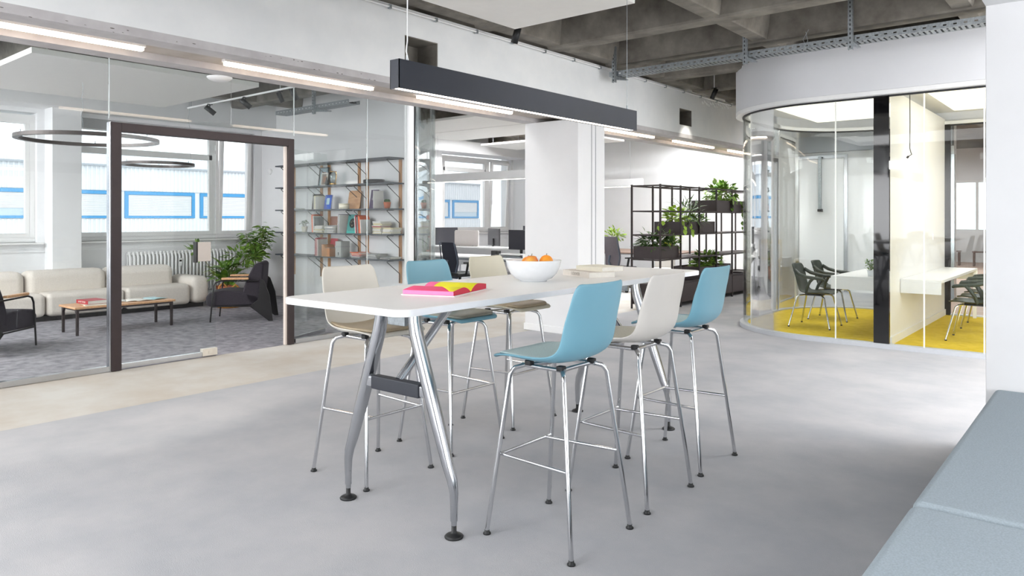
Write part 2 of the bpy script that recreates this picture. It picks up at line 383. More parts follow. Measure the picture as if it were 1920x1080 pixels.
window(2, 4.375, 7.5, 1.08, 3.02, [6.76], 'white lounge window with tilted right sash', transom=(4.45, 6.7, 2.5), open_sash=True)
window(3, 8.5, 11.6, 1.08, 3.0, [10.9], 'white office window behind the curved glass')
window(4, 12.25, 15.1, 1.08, 3.0, [12.55, 14.25], 'white office window with tilted sash', transom=(12.6, 14.2, 2.62), open_sash=True)
window(5, -3.6, -.6, 1.08, 3.02, [-2.1], 'white window of the lounge out of view')
struct('trim_5', MB().box(XW - .3, XW - .06, 4.4, 7.48, 2.9, 3.05), mat('blind_box', 'b9b9ba', .6, noise=.02), 'grey blind box in the window head')
# walls
struct('wall_shelf', MB().box(XW, -8.42, 7.65, 7.85, 0, ZC), M_WALL, 'white wall between lounge and office carrying the book shelves')
struct('baseboard_shelf', MB().box(XW, -8.42, 7.635, 7.65, 0, .09), M_WALL, 'white baseboard')
struct('wall_far', MB().box(XW - .35, -2.3, 15.2, 15.45, 0, ZC), M_WALL, 'white far wall of the office')
struct('trim_6', MB().box(-6.0, -2.3, 15.0, 15.2, 2.76, ZC), mat('grey_bulkhead', '7e8186', .8, noise=.05, nscale=3), 'grey bulkhead above the far wall')
struct('wall_hall', MB().box(-8.3, -8.1, 15.45, 28.3, 0, ZC), M_WALL, 'white side wall of the hall')
struct('wall_end', MB().box(-8.1, -4.5, 28, 28.3, 0, ZC).box(-2.7, 4.4, 28, 28.3, 0, ZC).box(-4.5, -2.7, 28, 28.3, 0, 1.0).box(-4.5, -2.7, 28, 28.3, 2.7, ZC), M_WALL, 'end wall of the hall with a bright window')
w6 = sempty('window_6', 'bright window at the far end of the hall', (-3.6, 28.15, 1.0)); MB().box(-.9, -.82, -.04, .04, 0, 1.7).box(.82, .9, -.04, .04, 0, 1.7).box(-.82, .82, -.04, .04, 0, .08).box(-.82, .82, -.04, .04, 1.62, 1.7).box(-.04, .04, -.04, .04, .08, 1.62).build('window_frame', M_PVC, w6); MB().box(-.82, .82, -.004, .004, .08, 1.62).build('pane', G_WIN, w6)
struct('wall_east', MB().box(4.1, 4.4, -5.2, 28.2, 0, ZC), M_WALL, 'white wall on the far right')
struct('wall_back', MB().box(XW - .35, 4.4, -5.3, -5, 0, ZC), M_WALL, 'white wall behind the camera')
struct('wall_right', MB().box(-.63, 4.1, 5.27, 5.5, 0, ZR + .02), M_WALL, 'white wall behind the bench', bevel=.004)
struct('trim_8', MB().box(-.63, 4.1, -1.5, 5.27, 2.745, 2.9), M_WALL, 'lowered white soffit above the bench')

# big painted beam: front face with holes, slot underneath
BX0, BX1, BZ0, BZ1 = -5.96, -5.12, 2.68, 3.41
YB0, YB1 = -5.0, 15.2
def beam():
    mb = MB(); holes = [(4.57, 5.0, 2.90, 3.16), (10.09, 10.5, 2.87, 3.12), (12.9, 13.2, 2.9, 3.1)]
    y = YB0
    for a, b, z0, z1 in holes:
        mb.box(BX1 - .3, BX1, y, a, BZ0 + .06, BZ1); mb.box(BX1 - .3, BX1, a, b, BZ0 + .06, z0); mb.box(BX1 - .3, BX1, a, b, z1, BZ1); y = b
    mb.box(BX1 - .3, BX1, y, YB1, BZ0 + .06, BZ1)
    mb.box(BX0, BX1 - .3, YB0, YB1, BZ0 + .06, BZ1)
    bm_ = struct('wall_beam', mb, M_BEAM, 'long white painted concrete beam running above the screed strip')
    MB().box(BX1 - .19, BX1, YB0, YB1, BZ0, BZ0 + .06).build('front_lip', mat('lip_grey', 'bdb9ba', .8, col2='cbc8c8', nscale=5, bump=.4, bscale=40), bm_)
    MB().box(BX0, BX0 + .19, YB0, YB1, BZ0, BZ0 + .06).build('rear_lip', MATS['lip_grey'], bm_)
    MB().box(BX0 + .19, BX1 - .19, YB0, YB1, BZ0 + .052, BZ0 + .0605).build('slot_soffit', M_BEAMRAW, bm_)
    for a, b, z0, z1 in holes:
        h = MB().box(BX1 - .29, BX1 - .28, a, b, z0, z1).box(BX1 - .29, BX1 - .006, a, a + .008, z0, z1).box(BX1 - .29, BX1 - .006, b - .008, b, z0, z1).box(BX1 - .29, BX1 - .006, a, b, z0, z0 + .008).box(BX1 - .29, BX1 - .006, a, b, z1 - .008, z1)
        h.build('duct_opening', M_CONC, bm_)
    # chipped spots along the lower arris
    ch = MB()
    for k in range(46):
        y = random.uniform(.8, 8); sx = random.uniform(.002, .007)
        ch.ball((BX1 + .0, y, BZ0 + random.uniform(.0, .05)), sx, 6, 4, (.25, random.uniform(1, 3.5), .6))
    ch.build('chip', mat('chip_dark', '6e6862', .9, noise=.1), bm_)['kind'] = 'stuff'
    # rough broken notch near the far end of the beam
    nm = MB()
    for k in range(14):
        nm.ball((BX1 - .01, 10.9 + k * .075, 3.30 + .025 * math.sin(k * 1.7) + .003 * k), .045, 7, 5, (.4, 1.3, .8))
    nm.build('plaster_patch', M_BEAM, bm_)
beam()
# led strips in the slot
leds = [(.88, 2.38), (3.02, 4.53), (5.12, 6.62), (8.54, 10.04), (10.7, 12.2), (12.86, 14.36)]
names = ['nearest the camera at the upper left', 'second from the left, above the glass door', 'third, ending at the white pillar', 'just right of the white pillar', 'fifth along the beam', 'farthest, beside the curved glass room']
for (a, b), nmz in zip(leds, names):
    t = thing('linear_light', 'warm white light strip in the beam slot, ' + nmz, 'light', (-5.54, (a + b) / 2, BZ0 + .052), 0, 'light strips in the beam slot')
    L = (b - a) / 2
    MB().box(-.028, .028, -L - .01, L + .01, -.022, 0).build('housing', M_WHITE, t)
    MB().box(-.024, .024, -L, L, -.05, -.0225).build('diffuser', M_LED, t, bevel=.006)
# conduit along beam top
cd_ = thing('conduit', 'thin white conduit pipe clipped along the top edge of the beam', 'pipe', (BX1 + .036, 0, 3.37))
MB().rod((0, -4.8, 0), (0, 15.1, 0), .011, 8).build('pipe', M_WHITE, cd_)
c0 = None
for k in range(26):
    y = .3 + k * .58
    if c0 is None:
        c0 = MB().box(-.018, .014, -.012, .012, -.02, .018).build('clip', M_GALV, cd_); c0.location = (0, y, 0)
    else: share(c0, cd_, (0, y, 0))
# pillar
struct('wall_pillar', MB().box(-5.96, -5.12, 7.40, 8.0, 0, BZ0), M_WALL, 'white square pillar under the beam', bevel=.004)
struct('trim_9', MB().box(-5.118, -5.114, 7.69, 7.70, 0, BZ0 - .02).box(-5.118, -5.112, 7.78, 7.785, 0, BZ0 - .02), mat('joint_grey', 'a9abad', .7, noise=.02), 'narrow vertical joints on the pillar side')
struct('baseboard_pillar', MB().box(-5.972, -5.108, 7.388, 8.012, 0, .085), M_WHITE, 'white baseboard round the pillar', bevel=.003)

# ------------------------------------------------------------------ glass wall of the lounge
gw = sempty('wall_glass', 'frameless glass wall of the lounge', (XG, 0, 0))
def pane(y0, y1, z0, z1, p=gw, x=0):
    return MB().box(x - .006, x + .006, y0, y1, z0, z1).build('pane', G_CLEAR, p)
ZG = 3.30
for a, b in ((-4.9, -2.6), (-2.59, -.3), (-.29, 1.1), (1.11, 2.84), (4.86, 5.92), (5.93, 6.6)): pane(a, b, .05, ZG)
for a, b in ((2.85, 4.08), (4.09, 4.85)): pane(a, b, 2.41, ZG)
MB().box(-.03, .03, -4.9, 2.85, 0, .05).build('floor_track', M_ALU, gw)
MB().box(-.03, .03, 4.86, 6.6, 0, .05).build('floor_track', M_ALU, gw)
jt = MB()
for y in (-2.595, -.295, 1.105, 5.925): jt.box(-.006, .006, y - .003, y + .003, .05, ZG)
for y in (2.845, 4.855): jt.box(-.006, .006, y - .003, y + .003, 2.4, ZG)
jt.build('silicone_joint', mat('clear_joint', 'c9d0d0', .3, noise=.01), gw)
MB().box(-.06, .06, -4.9, 6.6, ZG, ZC).build('bulkhead', M_WALL, gw)
MB().box(-.05, .05, 6.6, 6.68, 0, ZG).build('end_post', M_WHITE, gw, bevel=.004)
MB().box(-.052, .052, 6.68, 6.70, 0, ZG).build('gasket', M_BLACK, gw)
# curved glass from the post to the shelf wall
gc = sempty('wall_curved_glass', 'curved glass corner between lounge and office', (0, 0, 0))
r = 1.0
ribbon(MB(), arc(XG - r, 6.7, r, 0, PI / 2, 18), .012, .05, 3.2).build('pane', glass_mat('curved_glass', (.96, .98, .975), .45), gc)
ribbon(MB(), arc(XG - r, 6.7, r, 0, PI / 2, 18), .06, 0, .05).build('floor_track', M_ALU, gc)
ribbon(MB(), arc(XG - r, 6.7, r, 0, PI / 2, 18), .10, 3.2, ZC).build('bulkhead', M_WALL, gc)
MB().box(XG - r - .012, XG - r + .012, 7.67, 7.73, .05, 3.2).build('edge_profile', M_ALU, gc)

# ------------------------------------------------------------------ glass double door
dr = sempty('door_1', 'glass double door in a dark bronze frame', (XG, 3.85, 0))
fy0, fy1, fh = -1.0, .98, 2.36
for a, b in ((fy0, fy0 + .09), (fy1 - .075, fy1)):
    MB().box(-.05, .05, a, b, 0, fh).build('jamb', M_FRAME, dr, bevel=.003)
MB().box(-.05, .05, fy0 + .09, fy1 - .075, fh - .085, fh).build('head', M_FRAME, dr, bevel=.003)
MB().box(-.02, .02, fy1 - .1, fy1 - .076, 0, fh - .09).build('jamb_reveal', mat('reveal_cream', 'd8ccc2', .5, noise=.02), dr)
MB().box(-.035, .035, fy0 - .012, fy0 - .001, 0, fh).build('edge_profile', M_ALU, dr)
lf = MB().box(-.006, .006, fy0 + .10, .05, .05, fh - .1).build('leaf', G_LEAF, dr)
MB().box(-.022, .022, fy0 + .10, -.10, .012, .055).build('bottom_rail', M_ALU, lf, bevel=.002)
MB().box(-.03, .03, -.10, .06, .01, .085).box(-.035, .035, -.04, .0, .03, .06).build('bottom_lock', mat('lock_cream', 'd6cfc3', .35, .4, noise=.03), lf, bevel=.003)
MB().box(-.032, .032, -.155, -.012, 1.0, 1.2).build('handle_plate', mat('plate_taupe', 'b8afa8', .45, .2, noise=.02), lf, bevel=.004)
MB().box(-.034, .034, -.172, -.157, .99, 1.205).build('handle_bar', M_BLACKM, lf)
lf2 = MB().box(0, .012, 0, .93, .05, fh - .1).build('leaf', G_LEAF, dr); lf2.location = (-.05, fy1 - .06, 0); lf2.rotation_euler = (0, 0, math.radians(24))
MB().box(-.012, .024, 0, .86, .012, .055).build('bottom_rail', M_ALU, lf2, bevel=.002)

# ------------------------------------------------------------------ meeting box on the right
BXL, BYF, BYB = -4.03, 8.9, 12.3
R1 = 1.2
def boxpath(off=0.):
    """front straight (right to left), curve, left side, curve, back straight"""
    r = R1 + off
    p = [(4.1, BYF - off), (-2.83, BYF - off)]
    p += arc(BXL + R1, BYF + R1, r, 1.5 * PI, PI, 16)[1:]
    p += [(BXL - off, 10.2), (BXL - off, 11.1)]
    p += arc(BXL + R1, BYB - R1, r, PI, PI / 2, 16)
    p += [(4.1, BYB + off)]
    return p
struct('floor_meeting_room', MB().prism(boxpath(-.03), 0.0, .035), M_YCARPET, 'mustard yellow carpet of the glass meeting rooms')
bx = sempty('wall_meeting_room', 'glass fronted meeting room with a rounded corner', (0, 0, 0))
BP = boxpath()
ribbon(MB(), boxpath(.0), .10, 0, .052).build('base_rail', mat('rail_grey', 'c9ccd1', .4, .3, noise=.02), bx)
ribbon(MB(), boxpath(.05), .10, 2.87, 3.44).build('fascia', mat('fascia_white', 'dcdde0', .7, noise=.01, nscale=3), bx)
ribbon(MB(), boxpath(.02), .16, 2.82, 2.868).build('fascia_trim', M_WHITE, bx)
ribbon(MB(), boxpath(.0), .03, 2.80, 2.822).build('head_channel', M_BLACK, bx)
GB = G_CLEAR
def bglass(path): ribbon(MB(), path, .012, .05, 2.81).build('pane', GB, bx)
for a, b in ((-.2, -1.07), (-1.08, -1.62), (-1.63, -1.96), (-2.13, -2.53)): bglass([(a, BYF), (b, BYF)])
bglass([(-2.54, BYF)] + arc(BXL + R1, BYF + R1, R1, 1.5 * PI, 1.25 * PI, 8))
bglass(arc(BXL + R1, BYF + R1, R1, 1.249 * PI, PI, 8) + [(BXL, 10.25)])
bglass([(BXL, 11.12)] + arc(BXL + R1, BYB - R1, R1, PI, PI / 2, 12) + [(-2.5, BYB)])
bglass([(-2.49, BYB), (-2.12, BYB)]); bglass([(-1.96, BYB), (-1.0, BYB)]); bglass([(-.99, BYB), (0.5, BYB)])
jb = MB()
for x in (-.195, -1.075, -1.625, -2.535): jb.box(x - .006, x + .006, BYF - .008, BYF + .008, .05, 2.81)
for a in (1.25 * PI,):
    cx, cy = BXL + R1 + R1 * math.cos(a), BYF + R1 + R1 * math.sin(a); jb.box(cx - .006, cx + .006, cy - .006, cy + .006, .05, 2.81)
jb.build('silicone_joint', mat('clear_joint2', 'f2f3ee', .25, noise=.01, emit=0), bx)
MB().box(-2.125, -1.965, BYF - .02, BYF + .02, .05, 2.82).build('black_glass_panel', M_BLGLASS, bx)
MB().box(-2.12, -1.97, BYF + .03, BYB - .01, .035, 2.9).build('partition', M_WHITE, bx)
MB().box(-1.97, -1.955, BYF + .05, BYB - .02, .035, .12).build('baseboard', M_WHITE, bx)
MB().box(-1.97, -1.962, 11.35, 11.45, 1.15, 1.24).build('light_switch', M_WHITE, bx, bevel=.002)
MB().prism(boxpath(.04), 3.0, 3.06).build('room_ceiling', M_WHITE, bx)
MB().box(-3.6, -2.2, 9.6, 11.7, 2.93, 2.98).build('luminous_panel', M_LUM, bx)
MB().box(-1.75, 0.6, 9.5, 11.6, 2.93, 2.98).build('luminous_panel', M_LUM, bx)
area('meeting_light', (-2.9, 10.6, 2.9), (0, 0, 0), 1.3, 2.0, 24, (1, .99, .96)); area('meeting_light', (-.8, 10.5, 2.9), (0, 0, 0), 1.8, 2.0, 14, (1, .99, .96))
MB().box(-1.97, -1.9, BYB - .06, BYB, .035, 2.82).build('door_edge', M_BLACKM, bx)
# door on the rounded side
d2 = sempty('door_2', 'narrow glass door of the meeting room with slim posts', (BXL, 10.68, 0))
MB().box(-.04, .04, -.43, -.36, .05, 2.36).build('jamb', M_BLACKM, d2)
MB().box(-.03, .03, .36, .42, .05, 2.36).build('jamb', M_ALU, d2); MB().box(-.03, .03, .42, .45, .05, 2.36).build('jamb_shadow', M_BLACKM, d2)
MB().box(-.03, .03, -.36, .42, 2.30, 2.36).build('head', M_BLACKM, d2)
MB().box(-.006, .006, -.35, .35, .06, 2.29).build('leaf', G_LEAF, d2)
MB().box(-.006, .006, -.43, .43, 2.37, 2.81).build('transom_pane', G_CLEAR, d2)

# ------------------------------------------------------------------ outside: neighbouring building and trees
bd = thing('building', 'long white corrugated building with a blue framed window band across the yard', 'building', (-32, 12, -7))
def corr(y0, y1, z0, z1, x, step=.17):
    mb = MB(); n = int((y1 - y0) / step); pts = []
    for i in range(n + 1):
        y = y0 + i * step
        pts += [(x, y), (x + .05, y + step * .2), (x + .05, y + step * .5), (x, y + step * .7)]
    vs = [(a, b, z0) for a, b in pts] + [(a, b, z1) for a, b in pts]; N = len(pts)
    mb.add(vs, [(i, i + 1, i + 1 + N, i + N) for i in range(N - 1)]); return mb
Z0 = -7
corr(-26, 23, 0, 1.42 - Z0, 0).build('lower_cladding', M_CORR, bd); corr(-26, 23, 2.6 - Z0, 3.6 - Z0, 0).build('upper_cladding', M_CORR, bd)
MB().box(-12, -.02, -26, 23, 0, 3.55 - Z0).build('wall', mat('facade_white', 'e9ebee', .7, noise=.02), bd)
corr(-26, 14, 3.6 - Z0, 4.25 - Z0, -1.6).build('roof_cladding', M_CORR, bd)
MB().box(-12, -1.62, -26, 14, 3.55 - Z0, 4.2 - Z0).build('roof_storey', MATS['facade_white'], bd)
MB().box(-.1, .12, -26, 23, 3.58 - Z0, 3.66 - Z0).build('eaves', mat('eaves_grey', 'a5abb2', .6, noise=.05), bd)
y = -25.0
wcount = 0
while y < 22:
    yb = min(y + 3.0, 22.9)
    wf = MB().box(-.02, .06, y, y + .14, 1.45 - Z0, 2.58 - Z0).box(-.02, .06, yb - .14, yb, 1.45 - Z0, 2.58 - Z0).box(-.02, .06, y + .14, yb - .14, 1.45 - Z0, 1.55 - Z0).box(-.02, .06, y + .14, yb - .14, 2.44 - Z0, 2.58 - Z0)
    w_ = wf.build('window', M_BLUEW, bd)
    MB().box(-.015, -.0, y + .14, yb - .14, 1.55 - Z0, 2.44 - Z0).build('pane', mat('dark_pane', 'b9c8d2', .1, noise=.05), w_)
    bl = MB(); zb = 1.56 if wcount % 4 != 2 else 1.85
    z = 2.42
    while z > zb: bl.box(.0, .03, y + .15, yb - .15, z - .05 - Z0, z - .008 - Z0); z -= .058
    b_ = bl.build('blind', M_BLIND, w_); b_['kind'] = 'stuff'
    y = yb + .25; wcount += 1
tg = MB()
def crown(cx, cy, cz, R, n, sz, flat=.7):
    mb = MB()
    for k in range(n):
        th = random.uniform(0, 2 * PI); ph = math.acos(random.uniform(-.4, 1)); q = R * random.uniform(.75, 1.0)
        c = (cx + q * math.sin(ph) * math.cos(th), cy + q * math.sin(ph) * math.sin(th), cz + q * math.cos(ph) * flat)
        mb.ball(c, sz * random.uniform(.7, 1.3), 7, 5)
    return mb
for i, (x, y, z, R) in enumerate([(-62, 62, -1.0, 4.2), (-53, 66, -1.4, 4.2), (-60, 74, -1.0, 4.6), (-48, 74, -1.6, 4.2), (-40, 80, -1.2, 4.2)]):
    t = thing('tree', ['rounded green tree beyond the white building, at the left edge', 'green tree beyond the building, second', 'tallest green tree in the distant clump', 'low green tree in front of the clump', 'green tree at the right end of the clump'][i], 'tree', (x, y, -8), 0, 'distant trees through the office window')
    crown(0, 0, z + 8, R * .8, 60, R * .22).build('crown', M_TREE, t); MB().rod((0, 0, 0), (0, 0, z + 8), .35, 8).build('trunk', M_STEM, t)
gd = struct('floor_yard', MB().box(-90, -13.2, -40, 110, -8.2, -8), mat('yard', '8d9290', .9, noise=.05), 'yard and ground outside, far below')
# ================================================================== TABLE
TA = math.radians(1.55)
TBL = thing('high_table', 'long white high table on polished aluminium A-shaped legs', 'table', (-2.685, 2.0, 0), TA)
TL, TH = 2.95, 1.07
MB().prism(rrect(-.425, .425, -.01, TL, .07, 7), TH - .032, TH).build('tabletop', M_TABLE, TBL, bevel=.003)
eb = MB(); ribbon(eb, rrect(-.4262, .4262, -.0112, TL + .0012, .071, 7) + [(.4262, TL - .07)], .0016, TH - .0295, TH - .0025); eb.build('edge_band', M_TEDGE, TBL)
def profile_leg(pts, ws, up):
    """leg with oval section: list of centre points and (width, depth)"""
    mb = MB(); n = 12; rings = []
    P = [Vector(p) for p in pts]
    for i, p in enumerate(P):
        d = (P[min(i + 1, len(P) - 1)] - P[max(i - 1, 0)]).normalized(); u = Vector((1, 0, 0)) - d * d.x; u.normalize(); w = d.cross(u)
        a, b = ws[i]; ring = []
        for j in range(n):
            t = 2 * PI * j / n; cx = math.copysign(abs(math.cos(t)) ** .65, math.cos(t)); sy = math.copysign(abs(math.sin(t)) ** .65, math.sin(t))
            ring.append(p + u * cx * a / 2 + w * sy * b / 2)
        rings.append(ring)
    vs = [v for q in rings for v in q]; fs = []
    for i in range(len(P) - 1):
        for j in range(n):
            a = i * n + j; b = i * n + (j + 1) % n; fs.append((a, b, b + n, a + n))
    mb.add(vs, fs, True); mb.add(rings[0], [tuple(range(n))[::-1]]); mb.add(rings[-1], [tuple(range(n))]); return mb
def table_end(yo, sgn):
    for s in (-1, 1):
        pts = [(s * .115, yo, 1.036), (s * .118, yo, .96), (s * .13, yo, .90), (s * .20, yo, .70), (s * .27, yo, .50), (s * .335, yo, .32), (s * .362, yo, .255), (s * .372, yo, .20), (s * .372, yo, .125)]
        ws = [(.05, .062), (.052, .064), (.056, .066), (.058, .066), (.055, .062), (.045, .052), (.04, .046), (.034, .038), (.031, .031)]
        l = profile_leg(pts, ws, None).build('leg', M_ALU, TBL)
        MB().lathe([(.017, .145), (.0165, .075), (.013, .07), (.013, .055)], (s * .372, yo, 0), 14).build('leg_sleeve', M_ALU, l)
        MB().lathe([(.0, .003), (.042, .0), (.044, .006), (.036, .013), (.018, .02), (.012, .026), (.012, .058), (0, .058)], (s * .372, yo, 0), 20).build('foot', M_BLACK, l)
    MB().cbox((-.2, yo, .635), (.07, .045, .055)).build('crossbar_socket', M_ALU, TBL, bevel=.008); MB().cbox((.2, yo, .635), (.07, .045, .055)).build('crossbar_socket', M_ALU, TBL, bevel=.008); cb = TBL
    MB().cbox((0, yo, .635), (.335, .054, .066)).build('crossbar_cover', mat('cover_anthracite', '2e3139', .5, noise=.03), cb, bevel=.006)
    MB().tube([(0, yo + sgn * .01, .66), (0, yo + sgn * .42, 1.03)], .022, 12).build('strut', M_ALU, TBL)
    MB().box(-.17, .17, yo - .035, yo + .035, 1.022, 1.037).box(-.06, .06, yo - .012, yo + .012, .93, 1.03).build('top_bracket', M_GALV, TBL, bevel=.003)
table_end(.36, 1); table_end(2.52, -1)
MB().box(-.03, .03, .4, 2.5, 1.012, 1.036).build('beam', M_ALU, TBL)
# ================================================================== STOOLS  (local: facing -y)
def stool(shell_m, pad_m, label, leather=False):
    t = thing('bar_stool', label, 'stool', (0, 0, 0), 0, 'bar stools around the white high table')
    # centre line of shell: (y, z, halfwidth, edge lift)
    pr = [(-.252, .800, .165, .0), (-.242, .815, .19, .0), (-.20, .822, .208, .002), (-.12, .818, .218, .006), (-.04, .811, .222, .012), (.04, .806, .222, .02), (.10, .808, .22, .026), (.145, .822, .218, .03),
          (.178, .850, .216, .03), (.197, .890, .213, .028), (.207, .94, .211, .026), (.215, 1.00, .208, .022), (.224, 1.06, .204, .018), (.232, 1.11, .199, .015), (.240, 1.148, .188, .012), (.246, 1.166, .168, .01)]
    nx = 15; g = []
    for i, (y, z, hw, lf) in enumerate(pr):
        a = pr[max(i - 1, 0)]; b = pr[min(i + 1, len(pr) - 1)]; d = Vector((0, b[0] - a[0], b[1] - a[1])).normalized(); n = Vector((0, -d.z, d.y))
        row = []
        for j in range(nx):
            q = -1 + 2 * j / (nx - 1); e = lf * (abs(q) ** 2.6) + (.014 * ((abs(q) - .8) / .2) ** 2 * (1 if i < 12 else .35) if abs(q) > .8 and 2 < i else 0)
            row.append(Vector((q * hw, y, z)) + n * e)
        g.append(row)
    mb = MB().sheet(g, .011); sh = mb.build('shell', shell_m, t, sub=1)
    # seat pad following the seat
    gp = []
    for i, (y, z, hw, lf) in enumerate(pr[1:8 if not leather else 8]):
        k = i / 6; w_ = hw - .018
        if i == 0: w_ -= .02
        gp.append([Vector((q * w_, y + (.008 if i == 0 else 0), z + lf * abs(q) ** 2.6 + (.010 if not leather else .016) + (-.004 if i in (0, 6) else 0))) for q in [-1 + 2 * j / 12 for j in range(13)]])
    MB().sheet(gp, .009 if not leather else .02).build('seat_pad', pad_m, t, sub=1)
    # chrome legs
    F, T = .236, .165
    lm = None
    for sx, sy in ((1, 1), (1, -1), (-1, 1), (-1, -1)):
        p0 = Vector((sx * F, sy * F, .018)); p1 = Vector((sx * (T + .005), sy * (T - .005) * (.95), .735))
        c2 = Vector((sx * (T - .012), sy * (T - .03), .765)); c3 = Vector((sx * (T - .045), sy * (T - .06), .776))
        l = MB().tube([p0, p1, (p1 + c2) / 2 + Vector((0, 0, .004)), c2, c3], .0105, 12).build('leg', M_CHROME, t)
        MB().lathe([(.010, .0), (.018, .001), (.018, .007), (.012, .012), (.012, .02), (0, .02)], (sx * F, sy * F, 0), 12).build('foot', M_BLACK, l)
    q = T - .045; fr = MB().tube([(-q, -q + .02, .776), (0, -.05, .778), (q, -q + .02, .776)], .010, 10).tube([(-q, q - .02, .776), (0, .085, .772), (q, q - .02, .776)], .010, 10).tube([(-q, -q, .776), (-q, q, .776)], .010, 10).tube([(q, -q, .776), (q, q, .776)], .010, 10)
    fr.build('seat_frame', M_CHROME, t)
    MB().cbox((-q, -.08, .789), (.03, .035, .024)).cbox((q, -.08, .789), (.03, .035, .024)).cbox((-q, .1, .785), (.03, .035, .024)).cbox((q, .1, .785), (.03, .035, .024)).build('shell_mount', M_BLACK, t, bevel=.004)
    # footrest: front bar with two side bars running back
    def legpt(sx, sy, z):
        k = (z - .018) / (.735 - .018); return Vector((sx * (F + (T + .005 - F) * k), sy * (F + ((T - .005) * .95 - F) * k), z))
    z = .365; a = legpt(-1, -1, z); b = legpt(1, -1, z); c = legpt(-1, 1, z); d = legpt(1, 1, z)
    e1 = a + (b - a) * .12; e2 = b - (b - a) * .05
    MB().rod(a, b, .008).rod(e1, c, .008).rod(e2, d, .008).build('footrest', M_CHROME, t)
    return t
st = [
    (stool, M_BLUE, M_BLUEPAD, 'light blue bar stool with felt pad, nearest stool in front of the table', (-1.995, 2.728), -PI / 2, False),
    (stool, M_GREY, M_GREYPAD, 'pale grey bar stool between the two light blue stools on the near side', (-2.015, 3.40), -PI / 2, False),
    (stool, M_BLUE, M_BLUEPAD, 'light blue bar stool at the far right end of the table', (-2.045, 4.055), -PI / 2, False),
    (stool, M_BEIGE, M_BEIGEPAD, 'off-white bar stool with tan pad behind the near end of the table', (-3.31, 2.71), PI / 2, True),
    (stool, M_BLUE, M_OLIVEPAD, 'light blue bar stool with olive grey pad behind the open pink book', (-3.36, 3.40), PI / 2, True),
    (stool, M_BEIGE, M_BEIGEPAD, 'beige bar stool with tan pad behind the fruit bowl', (-3.42, 4.06), PI / 2, True)]
M_OFFW = mat('off_white_shell', 'd6d2c8', .45, noise=.015, nscale=6)
for i, (fn, a, b, lb, p, rz, le) in enumerate(st):
    if i == 3: a = M_OFFW
    s = fn(a, b, lb, le); s.location = (p[0], p[1], 0); s.rotation_euler = (0, 0, rz)
# ================================================================== ON THE TABLE
bk = thing('open_book', 'open book with pink and yellow pages lying on the white table', 'book', (-2.668, 2.665, TH), math.radians(19)); bk.scale = (.82, .86, .86)
# spine runs along local x ; pages to -y and +y
def page_grid(sgn, th0, th1, x0=-.17, x1=.17, W=.235):
    rows = []
    for i in range(13):
        u = i / 12; h = th0 * math.sin(min(1, u * 2.2) * PI / 2) ** .8 * (1 - .0 * u) if u < .45 else th0 + (th1 - th0) * ((u - .45) / .55) ** 1.3
        rows.append((sgn * (u * W + .002), h + .006))
    return rows
M_PINK = mat('pink_page', 'f0629a', .55, noise=.02); M_PINK2 = mat('hot_pink_page', 'f4487e', .55, noise=.02); M_YEL = mat('yellow_page', 'ece31b', .55, noise=.02); M_REDEDGE = mat('red_edge', 'cf2f48', .6, noise=.15, nscale=60, stretch=(1, 1, 30))
MB().box(-.178, .178, -.245, .245, 0, .004).build('cover', mat('cover_white', 'f0eeee', .5, noise=.01), bk)
for sgn, t0, t1 in ((-1, .034, .022), (1, .04, .026)):
    rows = page_grid(sgn, t0, t1)
    poly = [(y, z) for y, z in rows] + [(rows[-1][0], .0045), (rows[0][0], .0045)]
    MB().extr(poly, 'x', -.168, .168).build('page_block', M_REDEDGE if True else 0, bk)
    # printed sheet on top : pink with yellow area
    def strip(fa, fb, m, lift):
        g = []
        for y, z in rows:
            u = abs(y) / .235; g.append([(fa(u), y, z + lift), ((fa(u) + fb(u)) / 2, y, z + lift), (fb(u), y, z + lift)])
        return MB().sheet(g, .0006).build('page', m, bk)
    strip(lambda u: -.169, lambda u: .169, M_PINK2 if sgn < 0 else M_PINK, .0008)
    if sgn < 0: strip(lambda u: -.10 + .24 * max(0, u) ** .8, lambda u: .1692, M_YEL, .0018)
    else: strip(lambda u: -.11 + .04 * u, lambda u: .1692, M_YEL, .0018)
# fore edge band
MB().extr([(-.2375, .005), (-.2385, .028), (-.2365, .028), (-.2365, .005)], 'x', -.169, .169).build('fore_edge', mat('pale_pink', 'f58cbd', .6, noise=.03), bk)
# bowl
bw = thing('fruit_bowl', 'large white ceramic bowl holding fruit on the table', 'bowl', (-2.72, 3.46, TH)); bw.scale = (.93, .93, .93)
MB().lathe([(.0, .004), (.075, .004), (.078, .0), (.086, .0), (.088, .006), (.12, .02), (.150, .05), (.170, .09), (.180, .13), (.181, .136), (.177, .138), (.173, .132), (.163, .092), (.143, .056), (.11, .03), (.06, .018), (0, .016)], n=48).build('bowl', M_CERAM, bw)
fr_ = [('orange', 'orange lying at the right in the white bowl', (.062, .045, .104), .042, M_ORANGE), ('apple', 'yellow and red apple in the middle of the bowl', (.0, -.02, .104), .041, M_APPLE), ('orange', 'orange at the left behind the apple in the bowl', (-.068, .03, .092), .040, M_ORANGE),
       ('orange', 'orange low in the bowl under the other fruit', (.03, -.06, .062), .040, M_ORANGE), ('apple', 'apple low in the bowl, at the camera side', (-.055, -.07, .06), .040, M_APPLE)]
